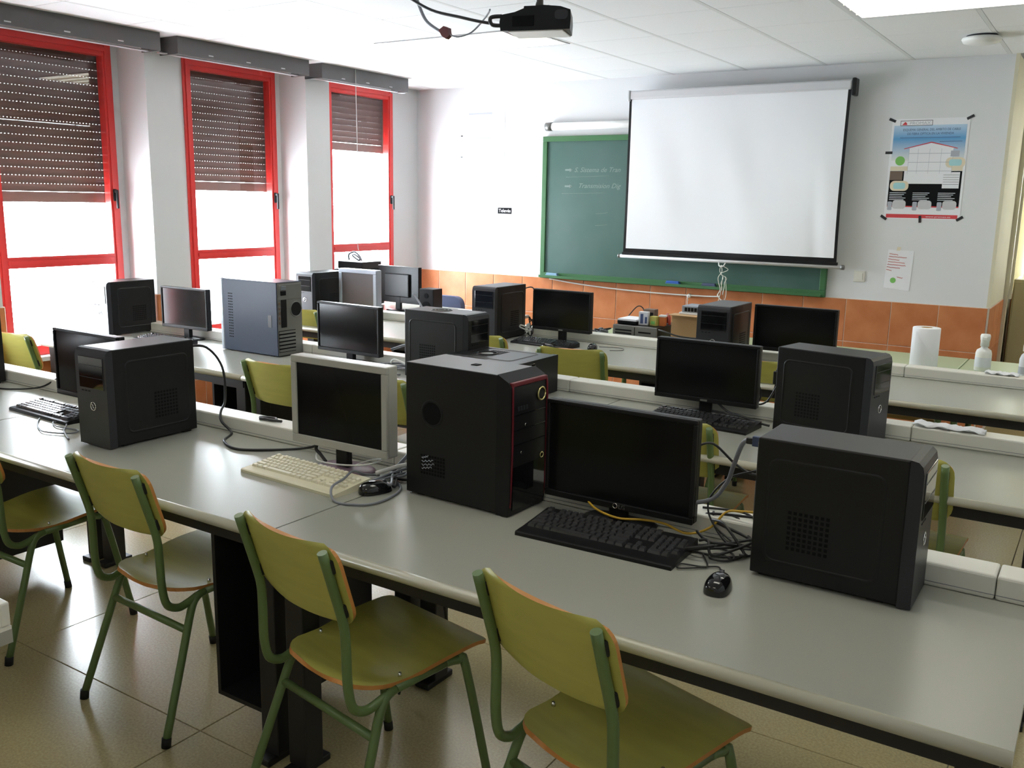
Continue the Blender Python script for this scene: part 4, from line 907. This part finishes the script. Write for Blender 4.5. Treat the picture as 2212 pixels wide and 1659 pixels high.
# ================================================================== CABLES
def cable(label, pts, r, m, name='cable', sub=6):
    return tag(MB().tube(pts, r, 8, sub).ob(name, m), label, 'cable')
D1 = DZ+.005
cable('black cable trailing from the left front tower to the warm grey monitor', [(-3.0, 2.29, 1.07), (-2.97, 2.36, 1.06), (-2.93, 2.40, .98), (-2.92, 2.40, .85), (-2.90, 2.36, .812), (-2.87, 2.335, .78), (-2.80, 2.325, D1), (-2.73, 2.23, D1), (-2.61, 2.18, D1), (-2.51, 2.23, D1), (-2.43, 2.31, D1), (-2.34, 2.325, .77), (-2.25, 2.30, .83)], .005, m_cableb)
cable('grey cable looping in front of the ivory keyboard', [(-1.88, 2.22, D1), (-1.82, 2.17, D1), (-1.79, 2.09, D1), (-1.79, 2.01, D1), (-1.83, 1.965, D1), (-1.90, 1.955, D1+.0), (-1.945, 1.99, D1+.026), (-1.96, 2.06, D1+.034), (-1.985, 2.13, D1+.038), (-1.99, 2.19, D1+.012), (-1.97, 2.24, D1)], .004, m_cableg)
cable('white twisted cable on the stand of the warm grey monitor', [(-2.26, 2.26, .80), (-2.22, 2.20, .77), (-2.16, 2.185, .768), (-2.06, 2.19, .775), (-1.98, 2.20, .79), (-1.96, 2.24, .80), (-2.02, 2.25, .785), (-2.05, 2.21, .772)], .003, m_cablew)
cable('black power cable with plug under the warm grey monitor', [(-2.235, 2.235, .83), (-2.235, 2.215, .80), (-2.21, 2.21, .785), (-2.18, 2.205, .765)], .006, m_cableb)
rnd = random.Random(3)
def tangle(label, x0, x1, y0, y1, z, n, r, m, seed, zj=.03):
    q = random.Random(seed); pts = []
    for i in range(n): pts.append((q.uniform(x0, x1), q.uniform(y0, y1), z+q.uniform(0, zj)))
    return cable(label, pts, r, m, 'cable', 7)
tangle('black cable tangle between the ivory keyboard mouse and the red-trimmed tower', -1.94, -1.80, 2.13, 2.33, D1, 8, .0045, m_cableb, 11)
tangle('thin grey cable knotted with the black ones beside the red-trimmed tower', -1.93, -1.80, 2.10, 2.33, D1+.004, 8, .0045, m_cableg, 12)
cable('grey cable rising behind the warm grey monitor beside the red-trimmed tower', [(-1.93, 2.25, D1+.01), (-1.90, 2.28, .80), (-1.86, 2.31, .85), (-1.82, 2.36, .86), (-1.80, 2.40, .83)], .006, m_cableg)
cable('pale cable curving into the red-trimmed tower', [(-1.95, 2.20, D1+.02), (-1.90, 2.24, .785), (-1.85, 2.27, .80), (-1.81, 2.28, .81)], .007, m_cablew)
tangle('black cable tangle beside the tower at the right end of the front row', -.90, -.70, 2.17, 2.33, D1, 10, .004, m_cableb, 21, .05)
tangle('second black cable tangle beside the tower at the right end of the front row', -.92, -.72, 2.20, 2.40, D1+.01, 9, .004, m_cableb, 22, .07)
cable('thin black loops on the desk before the right tower', [(-.72, 2.27, D1), (-.75, 2.20, D1), (-.79, 2.19, D1), (-.80, 2.215, D1), (-.78, 2.235, D1), (-.74, 2.215, D1), (-.76, 2.26, D1), (-.82, 2.28, D1), (-.88, 2.25, D1)], .003, m_cableb)
cable('yellow network cable under the large black monitor', [(-1.24, 2.31, .81), (-1.18, 2.27, .785), (-1.10, 2.26, .772), (-1.03, 2.29, .772), (-.97, 2.30, .77), (-.90, 2.29, .76), (-.85, 2.33, .775), (-.82, 2.37, .815), (-.79, 2.41, .812), (-.74, 2.43, .812)], .0035, m_yellow)
cable('grey blue video cable from the right tower to the large black monitor', [(-.705, 2.21, 1.072), (-.735, 2.22, 1.06), (-.77, 2.26, .985), (-.80, 2.30, .92), (-.85, 2.31, .86), (-.95, 2.30, .84), (-1.02, 2.296, .86)], .006, m_cableg)
t = thing('video_plug', 'blue video plug on the back of the right front tower', 'plug', (-.690, 2.21, 1.072)); MB().rbox(-.018, .008, -.007, .007, -.014, .012, .002).ob('shell', m_bluep, t); MB().rbox(-.034, -.018, -.006, .006, -.010, .006, .002).ob('strain_relief', m_cableb, t)
cable('thin black cable hanging in an arc between monitor and right tower', [(-.677, 2.30, .985), (-.74, 2.31, .96), (-.80, 2.31, .93), (-.85, 2.31, .86), (-.83, 2.30, .80), (-.76, 2.28, .765), (-.71, 2.24, .755)], .0028, m_cableb)
cable('black cable arc behind the large black monitor', [(-.90, 2.32, 1.0), (-.86, 2.345, 1.01), (-.80, 2.37, .955), (-.74, 2.36, .94), (-.70, 2.33, .985), (-.677, 2.31, .99)], .0035, m_cableb)
cable('black looped cable lying on the trunking beside the right front tower', [(-.90, 2.40, .805), (-.82, 2.42, .806), (-.76, 2.40, .808), (-.72, 2.36, .79), (-.72, 2.33, D1), (-.78, 2.31, D1), (-.84, 2.34, .78), (-.86, 2.38, .806)], .0035, m_cableb)
cable('wide black cable loop on the desk beside the right front tower', [(-.93, 2.27, D1), (-.86, 2.22, D1), (-.78, 2.215, D1), (-.72, 2.26, D1), (-.71, 2.31, D1), (-.75, 2.335, D1), (-.81, 2.31, D1), (-.86, 2.25, D1), (-.89, 2.21, D1)], .0032, m_cableb)
cable('mouse cable of the mouse at the right end of the front row', [(-.715, 2.08, .755), (-.735, 2.12, D1), (-.755, 2.148, D1), (-.79, 2.125, D1), (-.84, 2.112, D1), (-.835, 2.082, D1), (-.79, 2.118, D1), (-.78, 2.14, D1), (-.82, 2.21, D1)], .0022, m_cableb)
cable('dark cable coiled before the left keyboard of the front row', [(-3.60, 2.02, D1), (-3.53, 1.97, D1), (-3.44, 1.925, D1), (-3.37, 1.91, D1), (-3.28, 1.95, D1), (-3.30, 2.0, D1), (-3.42, 1.985, D1), (-3.50, 2.02, D1), (-3.43, 2.03, D1), (-3.33, 1.96, D1), (-3.20, 1.90, D1)], .003, m_cableg)
cable('black cable lying over the trunking at the left picture edge', [(-4.40, 2.22, D1), (-4.25, 2.26, D1), (-4.12, 2.33, .76), (-4.02, 2.37, .812), (-3.93, 2.40, .812)], .004, m_cableb)
tag(MB().tube([(-2.70, 2.38, .806), (-2.64, 2.40, .806), (-2.66, 2.42, .806), (-2.72, 2.40, .806), (-2.66, 2.385, .808), (-2.60, 2.40, .806)], .005, 8, 6).ob('cable_coil', m_cableb), 'short black cable coil on the front row trunking', 'cable')
cable('black cable hanging to the floor under the front row desks', [(-1.52, 1.98, .70), (-1.525, 2.0, .55), (-1.545, 2.05, .40), (-1.62, 2.10, .28), (-1.72, 2.14, .20), (-1.80, 2.16, .12), (-1.84, 2.18, .02)], .005, m_cableb)
# middle row cables
cable('black cable behind the right monitor of the middle row', [(-1.22, 3.80, .93), (-1.20, 3.81, .86), (-1.22, 3.84, .81), (-1.19, 3.86, .82), (-1.15, 3.83, .88), (-1.12, 3.82, .95)], .004, m_cableb)
cable('thick black power cable over the keyboard at the right of the middle row', [(-1.38, 3.79, .80), (-1.32, 3.76, .775), (-1.24, 3.72, .772), (-1.16, 3.70, .76), (-1.12, 3.70, .755)], .005, m_cableb)
t = thing('power_adapter', 'black cable adapter hanging beside the right tower of the middle row', 'adapter', (-1.155, 3.86, .93)); MB().rbox(-.012, .012, -.01, .01, -.028, .028, .004).ob('shell', m_cableb, t); MB().tube([(0, 0, -.028), (-.01, 0, -.07), (-.03, -.01, -.11)], .004, 6, 4).ob('cord', m_cableb, t); MB().tube([(0, 0, .028), (.01, 0, .06), (.03, .0, .08)], .004, 6, 4).ob('cord', m_cableb, t)
tangle('white cable heap behind the centre monitor of the middle row', -3.28, -3.06, 3.76, 3.84, D1, 9, .006, m_cablew, 31, .05)
tangle('grey cable heap behind the centre monitor of the middle row', -3.30, -3.05, 3.62, 3.84, D1, 9, .005, m_cableg, 32, .03)
cable('grey cable over the trunking behind the centre monitor', [(-3.30, 3.86, .83), (-3.22, 3.90, .86), (-3.14, 3.90, .85), (-3.06, 3.88, .82)], .007, m_cableg)
# cables on the row nearest the chalkboard
tangle('black cables heaped left of the monitor nearest the chalkboard', -3.34, -3.24, 5.23, 5.33, D1, 10, .004, m_cableb, 41, .16)
tangle('white cables heaped left of the monitor nearest the chalkboard', -3.34, -3.24, 5.23, 5.33, D1, 8, .005, m_cablew, 42, .12)
cable('black cable arching from the tower beside the monitor nearest the chalkboard', [(-3.38, 5.35, 1.06), (-3.33, 5.38, 1.07), (-3.28, 5.36, 1.0), (-3.27, 5.33, .88), (-3.27, 5.32, .80)], .004, m_cableb)
tangle('grey cable pile on the green table left of the flat desktop computer', -3.0, -2.83, 5.56, 5.75, D1, 10, .006, m_cableg, 43, .05)
tangle('black cable pile on the green table left of the flat desktop computer', -3.0, -2.82, 5.56, 5.75, D1, 9, .005, m_cableb, 44, .06)
cable('black cable arching behind the flat desktop computer', [(-2.86, 5.80, .78), (-2.85, 5.90, .86), (-2.81, 5.96, .93), (-2.77, 5.97, .92), (-2.74, 5.96, .86)], .004, m_cableb)
cable('mouse cable on the row nearest the chalkboard', [(-2.68, 5.15, .752), (-2.63, 5.22, D1), (-2.55, 5.22, D1), (-2.52, 5.15, D1), (-2.58, 5.10, D1)], .0022, m_cableb)
cable('black cable before the cardboard box', [(-2.45, 5.54, .84), (-2.38, 5.50, .835), (-2.30, 5.49, .82), (-2.20, 5.49, .815), (-2.08, 5.47, .825)], .005, m_cableb)
cable('white ribbon cable arching over the far left trunking', [(-4.32, 5.42, .81), (-4.35, 5.44, .86), (-4.42, 5.46, .92), (-4.44, 5.46, .94)], .008, m_cableg)
